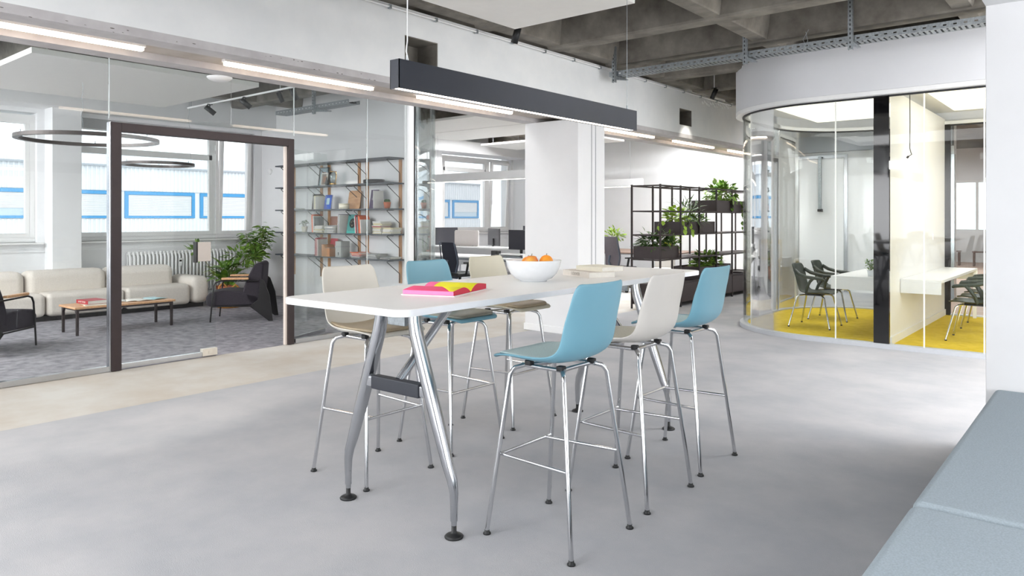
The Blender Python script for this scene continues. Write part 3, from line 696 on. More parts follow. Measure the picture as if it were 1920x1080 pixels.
for n_, lb, (dx, dy, dz), rr, m in fr_:
    t = thing(n_, lb, 'fruit', (-2.72 + dx, 3.46 + dy, TH + dz + (.012 if dz > .09 else -.002)), 0, 'fruit in the white bowl')
    if n_ == 'orange': MB().ball((0, 0, 0), rr, 18, 12).build('flesh', m, t)
    else: MB().lathe([(0, rr * .78), (rr * .3, rr * .92), (rr * .7, rr * .8), (rr, rr * .2), (rr * .92, -rr * .4), (rr * .55, -rr * .85), (rr * .2, -rr * .9), (0, -rr * .8)][::-1], n=18).build('flesh', m, t)
    MB().rod((0, 0, rr * .75), (.004, 0, rr * 1.22), .0022, 6).build('stem', M_STEM, t)
# two books
def book(name, label, loc, rz, L, W, H, cover, pages=None, spine_text=None, tilt=None, group=None, flat=True, cat='book', tcol=None):
    """flat book; spine along -x side, lies on its back. L = y extent, W = x extent"""
    t = thing(name, label, cat, loc, rz, group)
    if tilt: t.rotation_euler = tilt
    c = .003 if H > .01 else .0012
    MB().box(-W / 2, W / 2, -L / 2, L / 2, 0, c).box(-W / 2, W / 2, -L / 2, L / 2, H - c, H).box(-W / 2, -W / 2 + c, -L / 2, L / 2, c, H - c).build('cover', cover, t)
    MB().box(-W / 2 + c, W / 2 - .004, -L / 2 + .004, L / 2 - .004, c, H - c).build('pages', pages or M_PAPER, t)
    return t
M_CLOTH = mat('pale_cloth_cover', 'd9d2ca', .8, noise=.04, nscale=60); M_CREAMC = mat('cream_cover', 'e4dfcf', .6, noise=.04, nscale=10); M_GREYTXT = mat('grey_print', 'a59e98', .7, noise=.02)
b1 = book('book', 'thick off-white book, lower of the two on the table', (-2.68, 3.995, TH), math.radians(65.8), .33, .20, .036, M_CLOTH)
text('LOUVER', .028, M_GREYTXT, b1, Matrix.Translation((-.1005, .0, .018)) @ Matrix.Rotation(-PI / 2, 4, 'Z') @ Matrix.Rotation(PI / 2, 4, 'X'))
b2 = book('book', 'white book with cream cover, upper of the two on the table', (-2.63, 4.05, TH + .0365), math.radians(76), .25, .19, .030, M_CREAMC)
# ================================================================== BENCH
bn = thing('bench', 'long upholstered grey-blue bench along the right edge', 'bench', (0.3, 0, 0))
for i, (a, b) in enumerate(((1.0, 2.955), (2.965, 5.262))):
    m = MB(); 
    s_ = m.box(-.885, .9, a, b, .12, .42).build('cushion', M_BENCH, bn, bevel=.035, seg=4)
MB().box(-.85, .9, 1.03, 5.25, 0, .12).build('plinth', M_BLACKM, bn)
# ================================================================== PENDANT OVER TABLE
pd = thing('pendant_lamp', 'long black linear pendant lamp hanging over the table', 'lamp', (-2.845, 3.655, 2.112), 0)
MB().box(-.035, -.031, -1.185, 1.185, 0, .15).box(.031, .035, -1.185, 1.185, 0, .15).box(-.035, .035, -1.185, -1.181, 0, .15).box(-.035, .035, 1.181, 1.185, 0, .15).box(-.031, .031, -1.181, 1.181, .146, .15).build('housing', M_ANTH, pd)
MB().box(-.031, .031, -1.181, 1.181, .006, .012).build('diffuser', M_LED2, pd)
MB().rod((0, -1.10, .15), (0, -1.10, 1.31), .0018, 6).build('cable', M_GALV, pd); MB().rod((0, 1.10, .15), (0, 1.10, 1.31), .0018, 6).build('cable', M_GALV, pd)
MB().tube([(.012, -1.10, .15), (.016, -1.12, .2), (.003, -1.10, .26), (.004, -1.1, .8), (.004, -1.1, 1.3)], .0035, 6).build('power_cord', M_WHITE, pd)
MB().rod((0, -1.10, .15), (0, -1.10, .185), .006, 8).rod((0, 1.10, .15), (0, 1.10, .185), .006, 8).build('cable_gripper', M_GALV, pd)
# acoustic panels
def panel(label, x0, x1, y0, y1, z, th=.045):
    t = thing('acoustic_panel', label, 'ceiling panel', ((x0 + x1) / 2, (y0 + y1) / 2, z), 0, 'white suspended acoustic panels')
    MB().box(x0 - (x0 + x1) / 2, x1 - (x0 + x1) / 2, y0 - (y0 + y1) / 2, y1 - (y0 + y1) / 2, 0, th).build('board', M_PANEL, t, bevel=.004)
    w = (x1 - x0) / 2 - .2; h = (y1 - y0) / 2 - .2
    for sx in (-w, w):
        for sy in (-h, h): MB().rod((sx, sy, th), (sx, sy, ZC - z), .003, 6).build('hanger', M_GALV, t)
panel('white acoustic panel hanging above the pendant lamp and table', -4.06, -2.86, 1.9, 4.9, 3.10)
panel('large white acoustic panel in the lounge above the ring lamps', -10.95, -8.33, 2.5, 5.0, 3.10, .06)
panel('white acoustic panel in the office, nearest the lounge wall', -10.9, -7.9, 8.7, 9.88, 3.10)
panel('white acoustic panel in the office, second from the lounge wall', -10.9, -7.9, 9.92, 11.2, 3.10)
panel('white acoustic panel in the office, farthest beside the window', -11.2, -8.2, 12.3, 13.6, 3.10)
# linear white office pendants
for lb, (x, y, z), L in (('white linear pendant hanging across the office window', (-9.3, 10.3, 2.17), 3.1), ('white linear pendant right of the pillar in the office', (-9.2, 13.5, 2.12), 3.0)):
    t = thing('linear_pendant', lb, 'lamp', (x, y, z), 0, 'white linear pendants in the office')
    MB().box(-L / 2, L / 2, -.03, .03, 0, .16).build('housing', M_WHITE, t, bevel=.004); MB().box(-L / 2 + .02, L / 2 - .02, -.022, .022, -.004, .0).build('diffuser', M_LED2, t)
    for sx in (-L / 2 + .3, L / 2 - .3): MB().rod((sx, 0, .16), (sx, 0, 3.1 - z), .002, 6).build('cable', M_GALV, t)
# ring lamps
def ring(label, loc, R_, cables, ztop=3.1):
    t = thing('ring_lamp', label, 'lamp', loc, 0, 'dark ring pendants in the lounge')
    vs = []; prof = [(R_ - .028, -.02), (R_ + .028, -.02), (R_ + .028, .02), (R_ - .028, .02), (R_ - .028, -.02)]
    n = 72; m = MB()
    for r_, z in prof:
        for j in range(n): vs.append((r_ * math.cos(2 * PI * j / n), r_ * math.sin(2 * PI * j / n), z))
    m.add(vs, [(i * n + j, i * n + (j + 1) % n, (i + 1) * n + (j + 1) % n, (i + 1) * n + j) for i in range(4) for j in range(n)]); m.build('ring', mat('ring_bronze', '4b4442', .4, .4, noise=.05), t)
    for a in (.6, 2.7, 4.8): MB().rod((R_ * math.cos(a), R_ * math.sin(a), .02), (R_ * math.cos(a), R_ * math.sin(a), .05), .006, 6).build('cable_clip', M_GALV, t)
    for a in cables:
        x, y = R_ * math.cos(a), R_ * math.sin(a); pts = []
        for k in range(12):
            u = k / 11; pts.append((x * (1 - u * .1) + .012 * math.sin(k * 2.3), y * (1 - u * .1) + .012 * math.cos(k * 1.9), .03 + u * (ztop - loc[2] - .03)))
        MB().tube(pts, .0022, 5).build('cable', M_STEM if False else M_GALV, t)
ring('larger dark ring lamp at the left, in front of the window pier', (-9.05, 3.29, 2.35), .70, (2.9,))
ring('smaller dark ring lamp seen through the door above the window', (-11.0, 4.95, 2.25), .47, (.75,), 3.72)
# smoke detectors
for lb, loc, sc in (('round white detector under the beam above the glass door', (-6.03, 3.24, 2.68), 1.0),):
    t = thing('smoke_detector', lb, 'detector', loc)
    MB().lathe([(0, -.035), (.06, -.034), (.09, -.022), (.105, -.008), (.105, 0)], n=28).build('housing', M_WHITE, t)
t = thing('wall_disc', 'small round white disc on the lounge wall beside the tilted window', 'detector', (-12.35, 7.65, 2.33)); t.rotation_euler = (PI / 2, 0, 0)
MB().lathe([(.06, 0), (.06, .02), (.05, .03), (0, .032)], n=24).build('housing', M_WHITE, t)
# spot lamps
def spot(lb, loc, rz, tilt, rail, on=0):
    t = thing('spot_lamp', lb, 'lamp', loc, rz, 'black cylinder spot lamps')
    MB().box(-.035, .035, -.018, .018, -.012, .0).rod((0, 0, -.012), (0, 0, -.05), .008, 8).build('base', M_BLACK, t)
    if rail is None: MB().rod((0, 0, 0), (0, 0, ZC - loc[2]), .006, 8).build('stem', M_WHITE, t)
    M = Matrix.Translation((0, 0, -.085)) @ Matrix.Rotation(tilt, 4, 'Y')
    MB().lathe([(0, .075), (.036, .075), (.036, -.085), (.030, -.085), (.030, -.07), (0, -.07)][::-1], n=20).xf(M).build('lamp_head', M_BLACK, t)
    MB().lathe([(0, -.069), (.029, -.069)], n=16).xf(M).build('lens', M_LED2 if on else mat('lens_grey', '9a9a9a', .2, noise=.02), t)
    if on:
        l = bpy.data.lights.new('spot', 'SPOT'); l.energy = on; l.spot_size = math.radians(52); l.spot_blend = .55; l.shadow_soft_size = .03; l.color = (1, .95, .86)
        o = bpy.data.objects.new('spot_beam', l); COL.objects.link(o); o.parent = t; o.matrix_local = M @ Matrix.Translation((0, 0, -.1))
spot('black spot lamp hanging below the acoustic panel corner, by the beam', (-4.72, 5.72, 3.40), 0, .35, None, 25)
spot('black spot lamp near the far end of the ceiling, by the curved fascia', (-4.66, 10.3, 3.40), 0, .45, None, 25)
spot('black spot lamp out of the frame, washing the beam above the glass wall', (-4.30, 2.35, 3.40), 0, .5, None, 90)
spot('left black spot lamp below the lounge ceiling panel', (-9.95, 5.2, 3.075), 1.2, -.9, 1)
spot('right black spot lamp below the lounge ceiling panel', (-9.0, 5.2, 3.075), 1.2, -.9, 1, 0)
spot('third black spot lamp above the door, right of the ceiling panel', (-8.1, 5.35, 3.13), PI/2, -.5, None, 60)
spot('black spot lamp above the book shelves', (-9.9, 6.3, 3.40), PI/2, -.5, None, 60)
tr_ = thing('lamp_track', 'thin white lamp track under the lounge ceiling', 'lamp track', (-10.0, 5.2, 3.07)); MB().box(-.6, 2.2, -.01, .01, 0, .02).build('track', M_WHITE, tr_); MB().rod((-.5, 0, .02), (-.5, 0, ZR - 3.07 + .2), .004, 6).rod((2.0, 0, .02), (2.0, 0, ZR - 3.07 + .2), .004, 6).build('hanger', M_GALV, tr_)
# ================================================================== CABLE TRAY
def tray(label, x0, x1, y, z, hangers, w=.2):
    t = thing('cable_tray', label, 'cable tray', (x0, y, z)); L = x1 - x0
    # perforated side walls and floor built as bands with real gaps
    m = MB()
    for yy in (0, w):
        m.box(0, L, yy - .0015, yy + .0015, 0, .022).box(0, L, yy - .0015, yy + .0015, .036, .062); k = 0
        x = 0
        while x < L: m.box(x, min(x + .055, L), yy - .0015, yy + .0015, .022, .036); x += .085
    m.build('side_wall', M_GALV, t)
    m = MB(); x = 0
    m.box(0, L, 0, .03, 0, .003).box(0, L, w - .03, w, 0, .003)
    while x < L: m.box(x, min(x + .03, L), .03, w - .03, 0, .003); x += .05
    m.build('tray_floor', M_GALV, t)
    MB().tube([(0, .05, .02), (L * .3, .06, .022), (L * .6, .05, .02), (L, .07, .02)], .012, 6).tube([(0, .11, .02), (L * .4, .10, .022), (L, .12, .02)], .014, 6).build('cable', M_BLACK, t)
    for hx in hangers:
        x = hx - x0
        h = MB().box(x - .022, x - .018, -.06, -.02, -.09, ZR - z + (.33)).box(x - .022, x + .022, -.062, -.058, -.09, ZR - z + .33).box(x + .018, x + .022, -.06, -.02, -.09, ZR - z + .33).build('hanger', M_GALV, t)
        d = MB(); zz = -.075
        while zz < ZR - z + .3: d.box(x - .006, x + .006, -.0635, -.062, zz, zz + .022); zz += .045
        d.build('hanger_slot', M_GALVD, h)['kind'] = 'stuff'
        MB().extr([(-.058, -.055), (-.058, -.005), (.27, -.005), (.27, -.018)], 'x', x - .018, x + .018).build('bracket_arm', M_GALV, h)
tray('long galvanised cable tray crossing under the raw ceiling', -5.0, 1.5, 7.92, 3.25, (-4.9, -3.2, -2.1, -.9))
tray('galvanised cable tray in the lounge below the ceiling', -10.5, -8.6, 6.6, 3.12, (-9.4,))
w_ = thing('loose_wires', 'thin loose wires dangling from the broken ceiling rib', 'wire', (-2.55, 7.9, 3.3))
MB().tube([(0, 0, .12), (.02, .0, .02), (-.01, .01, -.02), (.01, 0, -.1)], .002, 5).tube([(.03, 0, .14), (-.03, 0, .04), (.02, .0, -.06)], .002, 5).build('wire', M_GALV, w_)
# ================================================================== LOUNGE
so = thing('sofa', 'long cream modular sofa with rounded backs under the lounge windows', 'sofa', (-12.0, 3.9, 0))
def soft(x0, x1, y0, y1, z0, z1, r, name, par, m=M_SOFA):
    o = MB().box(x0, x1, y0, y1, z0, z1).build(name, m, par, bevel=r, seg=5); return o
yy = [(1.55, 2.60), (2.60, 3.655), (3.655, 4.71), (4.71, 5.73)]
for a, b in yy:
    soft(-.02, .45, a - 3.9 + .006, b - 3.9 - .006, .06, .385, .07, 'seat_cushion', so)
for a, b in ((1.1, 2.3), (2.3, 3.53), (3.53, 4.62), (4.62, 5.66)):
    soft(-.38, .02, a - 3.9 + .006, b - 3.9 - .006, .10, .685, .11, 'backrest', so)
soft(-.38, .45, 1.84, 2.14, .06, .50, .10, 'armrest', so)
MB().box(-.35, .38, -2.3, 2.06, 0, .07).build('plinth', M_BLACKM, so)
ct = thing('coffee_table', 'low oak topped coffee table with dark metal legs in front of the sofa', 'table', (-10.09, 4.03, 0))
MB().box(-.27, .27, -.62, .62, .325, .352).build('tabletop', M_OAK, ct, bevel=.006)
for sx in (-1, 1):
    for sy in (-1, 1): MB().extr([(sx * .245, 0), (sx * .245 - sx * .028, 0), (sx * .245 - sx * .03, .27), (sx * .245 - sx * .07, .322), (sx * .25, .322)], 'y', sy * .58 - .014, sy * .58 + .014).build('leg', M_FRAME, ct)
MB().box(-.23, .23, -.575, -.55, .3, .324).box(-.23, .23, .55, .575, .3, .324).box(-.24, -.215, -.58, .58, .3, .324).box(.215, .24, -.58, .58, .3, .324).build('under_frame', M_FRAME, ct)
b3 = book('book', 'thick red book lying on the oak coffee table', (-10.03, 3.68, .372), math.radians(95), .30, .24, .045, M_RED)
text('SHORT STORY', .03, M_PAPER, b3, Matrix.Translation((-.121, .0, .022)) @ Matrix.Rotation(-PI / 2, 4, 'Z') @ Matrix.Rotation(PI / 2, 4, 'X'))
book('magazine', 'thin magazine under the red book on the coffee table', (-10.02, 3.70, .3525), math.radians(80), .32, .25, .018, M_CREAMC, cat='magazine')
for i, (dx, dy, rz, lb) in enumerate(((-10.12, 4.13, 70, 'open white magazine in the middle of the coffee table'), (-10.08, 4.38, 100, 'open magazine with pale blue page at the right end of the coffee table'))):
    t = thing('magazine', lb, 'magazine', (dx, dy, .3525), math.radians(rz))
    for s in (-1, 1):
        g = [[(s * .21 * u, v, .004 + .012 * math.sin(min(1, u * 2) * PI / 2) * (1 - u * .5)) for v in (-.15, 0, .15)] for u in [k / 8 for k in range(9)]]
        MB().sheet(g, .003).build('page', M_PAPER if s < 0 or i == 0 else mat('pale_blue_page', 'a8c9cd', .5, noise=.2, nscale=12), t)
def armchair(label, loc, rz):
    # local facing -y
    t = thing('armchair', label, 'armchair', loc, rz, 'dark lounge armchairs with wooden arms')
    g = []
    for y, z, th in ((-.40, .30, 0), (-.38, .385, 0), (-.28, .425, 0), (-.05, .41, 0), (.2, .375, 0)): g.append([(x, y, z) for x in (-.27, -.14, 0, .14, .27)])
    sc = MB().extr([(-.42, .24), (-.43, .34), (-.38, .41), (-.2, .435), (.05, .42), (.27, .37), (.30, .22), (-.38, .21)], 'x', -.28, .28).build('seat_cushion', M_DARKFAB, t, bevel=.03, seg=3)
    MB().extr([(.06, .42), (.12, .60), (.22, .80), (.30, .83), (.345, .80), (.33, .55), (.30, .30), (.24, .22), (.15, .25)], 'x', -.28, .28).build('backrest', M_DARKFAB, t, bevel=.03, seg=3)
    for s in (-1, 1):
        MB().tube([(s * .31, -.36, .0), (s * .31, -.33, .35), (s * .31, -.315, .50), (s * .31, -.285, .555), (s * .31, -.22, .575), (s * .31, .28, .565)], .0105, 8).build('front_leg', M_BLACKM, t)
        MB().extr([(.16, .21), (.42, .0), (.475, .0), (.43, .36), (.36, .56), (.31, .60), (.27, .3)], 'x', s * .30 - .012, s * .30 + .012).build('rear_leg', M_BLACKM, t, bevel=.004)
        MB().box(s * .31 - .028, s * .31 + .028, -.21, .15, .588, .618).build('armrest', M_OAK, t, bevel=.008)
        MB().rod((s * .31, -.34, .215), (s * .31, .2, .215), .009, 8).build('side_rail', M_BLACKM, t)
    return t
armchair('dark aubergine armchair with oak arms beside the sofa and plants', (-9.73, 5.56, 0), math.radians(-39.6))
armchair('dark armchair with oak arms cut off by the left edge of the photo', (-9.50, 2.42, 0), math.radians(-140))
# radiator
rd = thing('radiator', 'white column radiator under the lounge window', 'radiator', (-12.55, 6.15, 0))
c0 = None
for k in range(30):
    y = -.98 + k * .063
    if c0 is None:
        m = MB()
        for dx in (-.045, .045): m.tube([(dx * .3, 0, .2), (dx, 0, .24), (dx, 0, .80), (dx * .3, 0, .86)], .019, 8)
        m.ball((0, 0, .87), .026, 8, 6, (1.6, 1, 1)).ball((0, 0, .19), .026, 8, 6, (1.6, 1, 1)); c0 = m.build('column', M_WHITE, rd); c0.location = (0, y, 0)
    else: share(c0, rd, (0, y, 0))
MB().rod((0, -1.02, .85), (0, .9, .85), .016, 8).rod((0, -1.02, .21), (0, .9, .21), .016, 8).rod((-.02, -1.0, 0), (-.02, -1.0, .2), .012, 8).rod((-.02, .88, 0), (-.02, .88, .2), .012, 8).build('manifold', M_WHITE, rd)
MB().box(.06, .08, -.19, -.13, .62, .76).build('heat_meter', M_WHITE, rd, bevel=.003); MB().box(.0801, .081, -.18, -.14, .70, .73).build('meter_window', M_BLACK, rd)
# ================================================================== PLANTS
def leaf_mesh(L, W, name, m, fold=.15, droop=.25, n=4):
    vs = []; fs = []
    for i in range(n + 1):
        u = i / n; w = W / 2 * math.sin(PI * min(1, u * .93 + .07)) ** .8 * (1 if u < .5 else 1); z = -droop * L * u * u
        if i == n: w = 0.0005
        vs += [(-w, u * L, z + fold * w), (0, u * L, z), (w, u * L, z + fold * w)]
    for i in range(n):
        a = i * 3; fs += [(a, a + 1, a + 4, a + 3), (a + 1, a + 2, a + 5, a + 4)]
    mb = MB().add(vs, fs, True); return mb
def foliage(name, m, par, pts, L, W, spread=.9, fold=.15, droop=.25, up=.3):
    """scatter of folded leaves joined in one mesh; pts = list of (pos, outward dir)"""
    base = leaf_mesh(1, W / L, '', m, fold, droop, 3); out = MB()
    for p, d in list(pts) + [(p + Vector([random.gauss(0, L * .35) for _ in range(3)]), d) for p, d in pts[::1]]:
        d = Vector(d) + Vector((random.gauss(0, spread * .4), random.gauss(0, spread * .4), random.gauss(0, spread * .3) + up))
        d.normalize(); q = d.to_track_quat('Y', 'Z').to_matrix().to_4x4(); s = L * random.uniform(.65, 1.2)
        M = Matrix.Translation(p) @ q @ Matrix.Rotation(random.uniform(-.6, .6), 4, 'Y') @ Matrix.Scale(s, 4)
        out.add([M @ Vector(v) for v in base.v], base.f, True)
    o = out.build(name, m, par, fix=False); o['kind'] = 'stuff'; return o
def cloud(n, c, r, zmin=-1):
    out = []
    while len(out) < n:
        v = Vector((random.uniform(-1, 1), random.uniform(-1, 1), random.uniform(zmin, 1)))
        if .15 < v.length <= 1: out.append((Vector(c) + Vector((v.x * r[0], v.y * r[1], v.z * r[2])), v.normalized()))
    return out
def branches(par, stems, r=.006):
    m = MB()
    for s in stems: m.tube(s, r, 6)
    return m.build('stem', M_STEM, par)
pl = thing('potted_plant', 'tall green umbrella plant in the lounge corner behind the armchair', 'plant', (-12.0, 7.15, 0))
MB().lathe([(.0, 0), (.13, 0), (.17, .28), (.16, .28), (.13, .26), (0, .26)], n=20).build('pot', M_TERRA, pl); 
stems = []
for k in range(9):
    a = k * .7; rr = random.uniform(.12, .4); stems.append([(0, 0, .25), (rr * .3 * math.cos(a), rr * .3 * math.sin(a), .6), (rr * math.cos(a), rr * math.sin(a), random.uniform(.9, 1.3))])
branches(pl, stems)
pts = []
for s in stems:
    for u in (.35, .55, .75, .9, 1.0):
        c = Vector(s[1]).lerp(Vector(s[2]), u)
        for j in range(8):
            a = 2 * PI * j / 8 + random.random(); pts.append((c + Vector((.05 * math.cos(a), .05 * math.sin(a), 0)), (math.cos(a), math.sin(a), .0)))
foliage('foliage', M_LEAF, pl, pts, .115, .045, .35, up=.0)
pl = thing('potted_plant', 'broad-leaved green plant between the radiator and the armchair', 'plant', (-11.7, 6.42, 0))
MB().lathe([(.0, 0), (.14, 0), (.18, .3), (.17, .3), (.14, .28), (0, .28)], n=20).build('pot', M_TERRA, pl)
base = leaf_mesh(.30, .10, 'leaf', M_LEAF, .2, .55, 5).build('leaf', M_LEAF, pl, fix=False); base.location = (0, 0, .45); base.rotation_euler = (.9, 0, 0)
for k in range(60):
    a = random.uniform(0, 2 * PI); e = random.uniform(.25, 1.25); R0 = random.uniform(.0, .22)
    share(base, pl, (R0 * math.cos(a), R0 * math.sin(a), random.uniform(.3, .62)), rot=(e, random.uniform(-.3, .3), a - PI / 2), scale=(random.uniform(.7, 1.15),) * 3)
stems = [[(0, 0, .28), (.05 * math.cos(a), .05 * math.sin(a), .45), (.15 * math.cos(a), .15 * math.sin(a), .62)] for a in (0, 1.2, 2.5, 3.7, 5)]
stems += [[(0, 0, .3), (-.1, -.25, .6), (-.12, -.42, .9)], [(0, 0, .3), (-.08, .2, .6), (.0, .45, .82)]]
branches(pl, stems)
foliage('upper_foliage', M_LEAF, pl, cloud(40, (-.12, -.45, .92), (.16, .16, .12)) + cloud(110, (0, .3, .78), (.3, .35, .16)), .085, .04, .5)
bs = thing('basket', 'woven straw basket with looped handle behind the armchair', 'basket', (-11.15, 6.15, 0))
MB().lathe([(0, 0), (.17, 0), (.2, .12), (.21, .25), (.195, .25), (.18, .05), (0, .03)], n=28).build('body', mat('straw', 'c99552', .8, col2='b57a3a', nscale=30, stretch=(1, 1, 6), bump=.6, bscale=80), bs)
for s in (-1, 1): MB().tube([(s * .19, -.07, .22), (s * .2, -.06, .33), (s * .2, 0, .38), (s * .2, .06, .33), (s * .19, .07, .22)], .012, 8).build('handle', MATS['straw'], bs)

def pot_plant(label, loc, R_, H_, potm, kind, group=None):
    t = thing('potted_plant', label, 'plant', loc, 0, group)
    MB().lathe([(0, 0), (R_ * .72, 0), (R_, H_), (R_ * .9, H_), (R_ * .85, H_ * .9), (0, H_ * .88)], n=18).build('pot', potm, t)
    MB().lathe([(0, H_ * .885), (R_ * .86, H_ * .885)], n=14).build('earth', M_SOIL, t)
    if kind == 'succulent':
        foliage('foliage', M_LEAFD, t, cloud(60, (0, 0, H_ + R_ * .9), (R_ * 1.2, R_ * 1.2, R_ * 1.1), -.6), R_ * .55, R_ * .3, .6, up=.4)
        branches(t, [[(0, 0, H_ * .8), (R_ * .7 * math.cos(a), R_ * .7 * math.sin(a), H_ + R_)] for a in (0, 1.6, 3.1, 4.6)], R_ * .07)
    elif kind == 'cactus':
        m = MB()
        for k in range(5): a = k * 1.3; m.ball((R_ * .45 * math.cos(a), R_ * .45 * math.sin(a), H_ + R_ * .25), R_ * .42, 10, 7, (1, 1, 1.15))
        m.build('stem', M_LEAFD, t)
    elif kind == 'bush':
        foliage('foliage', M_LEAFL, t, cloud(90, (0, 0, H_ + R_ * 1.1), (R_ * 1.9, R_ * 1.9, R_ * 1.6), -.5), R_ * .85, R_ * .36, .6)
        branches(t, [[(0, 0, H_ * .8), (R_ * math.cos(a), R_ * math.sin(a), H_ + R_ * 1.6)] for a in (0, 1.6, 3.1, 4.6)], R_ * .05)
    elif kind == 'frond':
        foliage('foliage', M_LEAF, t, [(Vector((x * .02, 0, H_ + z)), (math.cos(z * 60 + x), math.sin(z * 60 + x), .5)) for x in (-2, -1, 0, 1, 2) for z in [k * .014 for k in range(9)]], .05, .016, .3)
        branches(t, [[(0, 0, H_ * .8), (x * .02, 0, H_ + .13)] for x in (-2, -1, 0, 1, 2)], .002)
    return t
# ================================================================== BOOK SHELVES on the wall y = 7.65
LV = [.81, 1.205, 1.60, 2.00, 2.39]
M_IRON = mat('bracket_black', '1f2023', .5, .3, noise=.03)
for n_, (x0, x1, ua, ub) in enumerate(((-11.66, -10.63, -11.55, -10.72), (-10.60, -9.58, -10.50, -9.68), (-9.57, -8.56, -9.47, -8.66))):
    t = thing('shelf_unit', ('oak upright wall shelf with five dark boards, leftmost unit behind the door frame', 'oak upright wall shelf with five dark boards, middle unit', 'oak upright wall shelf with five dark boards, rightmost unit')[n_], 'shelf', ((x0 + x1) / 2, 7.65, 0), 0, 'oak and grey wall shelf units')
    cx = (x0 + x1) / 2
    for u in (ua, ub):
        MB().box(u - cx - .03, u - cx + .03, -.02, 0, .43, 2.38).build('upright', M_OAKD, t, bevel=.002)
    for z in LV:
        MB().box(x0 - cx, x1 - cx, -.335, -.022, z - .022, z).build('shelf_board', M_SHELF, t, bevel=.002)
        for u in (ua, ub):
            v = u - cx + (.018 if u == ub else -.018) * 0
            MB().tube([(v, -.15, z - .028), (v, -.27, z - .028), (v, -.285, z - .035), (v, -.27, z - .05), (v, -.035, z - .225), (v, -.027, z - .25), (v, -.027, z - .37)], .0055, 6).build('bracket', M_IRON, t)
YF = 7.45   # books' centre depth
COLS = {'red': M_RED, 'orange': mat('orange_cover', 'd9632f', .5, noise=.05), 'blue': mat('blue_cover', '2a55b0', .5, noise=.05), 'white': mat('white_cover', 'dedbd6', .5, noise=.04), 'black': mat('black_cover', '2c2a2e', .5, noise=.05), 'teal': mat('teal_cover', '3f8f8c', .5, noise=.08), 'purple': mat('purple_cover', '4d3d5c', .5, noise=.03), 'brown': mat('brown_cover', '8a5a45', .6, noise=.1), 'cream': mat('cream_cover2', 'd9cfa9', .6, noise=.04), 'grey': mat('grey_cover', '9a9c9c', .6, noise=.08), 'yellow': mat('mustard_cover', 'd7b24c', .5, noise=.04)}
def upright_book(x, z, th, h, col, label, lean=0., d=.2, yc=YF, face=None, group='books on the wall shelves'):
    t = thing('book', label, 'book', (x, yc, z), 0, group)
    if lean: t.rotation_euler = (0, lean, 0); t.location.x = x
    c = .002
    MB().box(0, c, -d / 2, d / 2, 0, h).box(th - c, th, -d / 2, d / 2, 0, h).box(c, th - c, -d / 2, -d / 2 + c, 0, h).build('cover', COLS[col], t)
    MB().box(c, th - c, -d / 2 + c, d / 2 - .004, .003, h - .004).build('pages', M_PAPER, t)
    return t
def row(x, z, items, place, lean=0.):
    for k, (col, th, h) in enumerate(items):
        upright_book(x, z + abs(math.sin(lean)) * (th if lean < 0 else 0) + .0005, th, h, col, '%s upright book, %s from the left, %s' % (col, ORD[k], place), lean)
        x += th / max(.9, math.cos(lean)) + .0015
    return x
def faced(x, z, w, h, col, label, y=7.40, tilt=.16):
    t = thing('book', label, 'book', (x, y, z), 0, 'books on the wall shelves'); t.rotation_euler = (-tilt, 0, 0)
    MB().box(-w / 2, w / 2, 0, .002, 0, h).box(-w / 2, w / 2, .018, .02, 0, h).box(-w / 2, -w / 2 + .002, .002, .018, 0, h).build('cover', COLS[col], t)
    MB().box(-w / 2 + .002, w / 2 - .003, .002, .018, .003, h - .003).build('pages', M_PAPER, t)
    return t
def stack(x, z, n, place, cols, w=.23, l=.29, hr=(.006, .014), seed=1, y=7.47):
    rnd = random.Random(seed); zz = z + .0005
    for k in range(n):
        h = rnd.uniform(*hr); c = rnd.choice(cols)
        book('magazine', '%s magazine, %s from the bottom of the %s' % (c, ORD[k], place), (x + rnd.uniform(-.02, .02), y + rnd.uniform(-.02, .01), zz), rnd.uniform(-.12, .12) + PI / 2, w, .21 if l < .25 else l * .8, h, COLS[c], cat='magazine', group='magazines stacked on the wall shelves')
        zz += h + .0004
    return zz
S1, S2, S3, S4, S5 = LV
ORD = ['first', 'second', 'third', 'fourth', 'fifth', 'sixth', 'seventh', 'eighth', 'ninth', 'tenth', 'eleventh', 'twelfth', 'thirteenth', 'fourteenth']
def X(px, F=None):  # approximate wall x for a photo column, used only to read positions off the shelf plane
    t = (px - 960) / 1365.0; c_, s_ = math.cos(CAM_YAW), math.sin(CAM_YAW); f_ = 7.45 / (s_ * t + c_); return f_ * (c_ * t - s_)
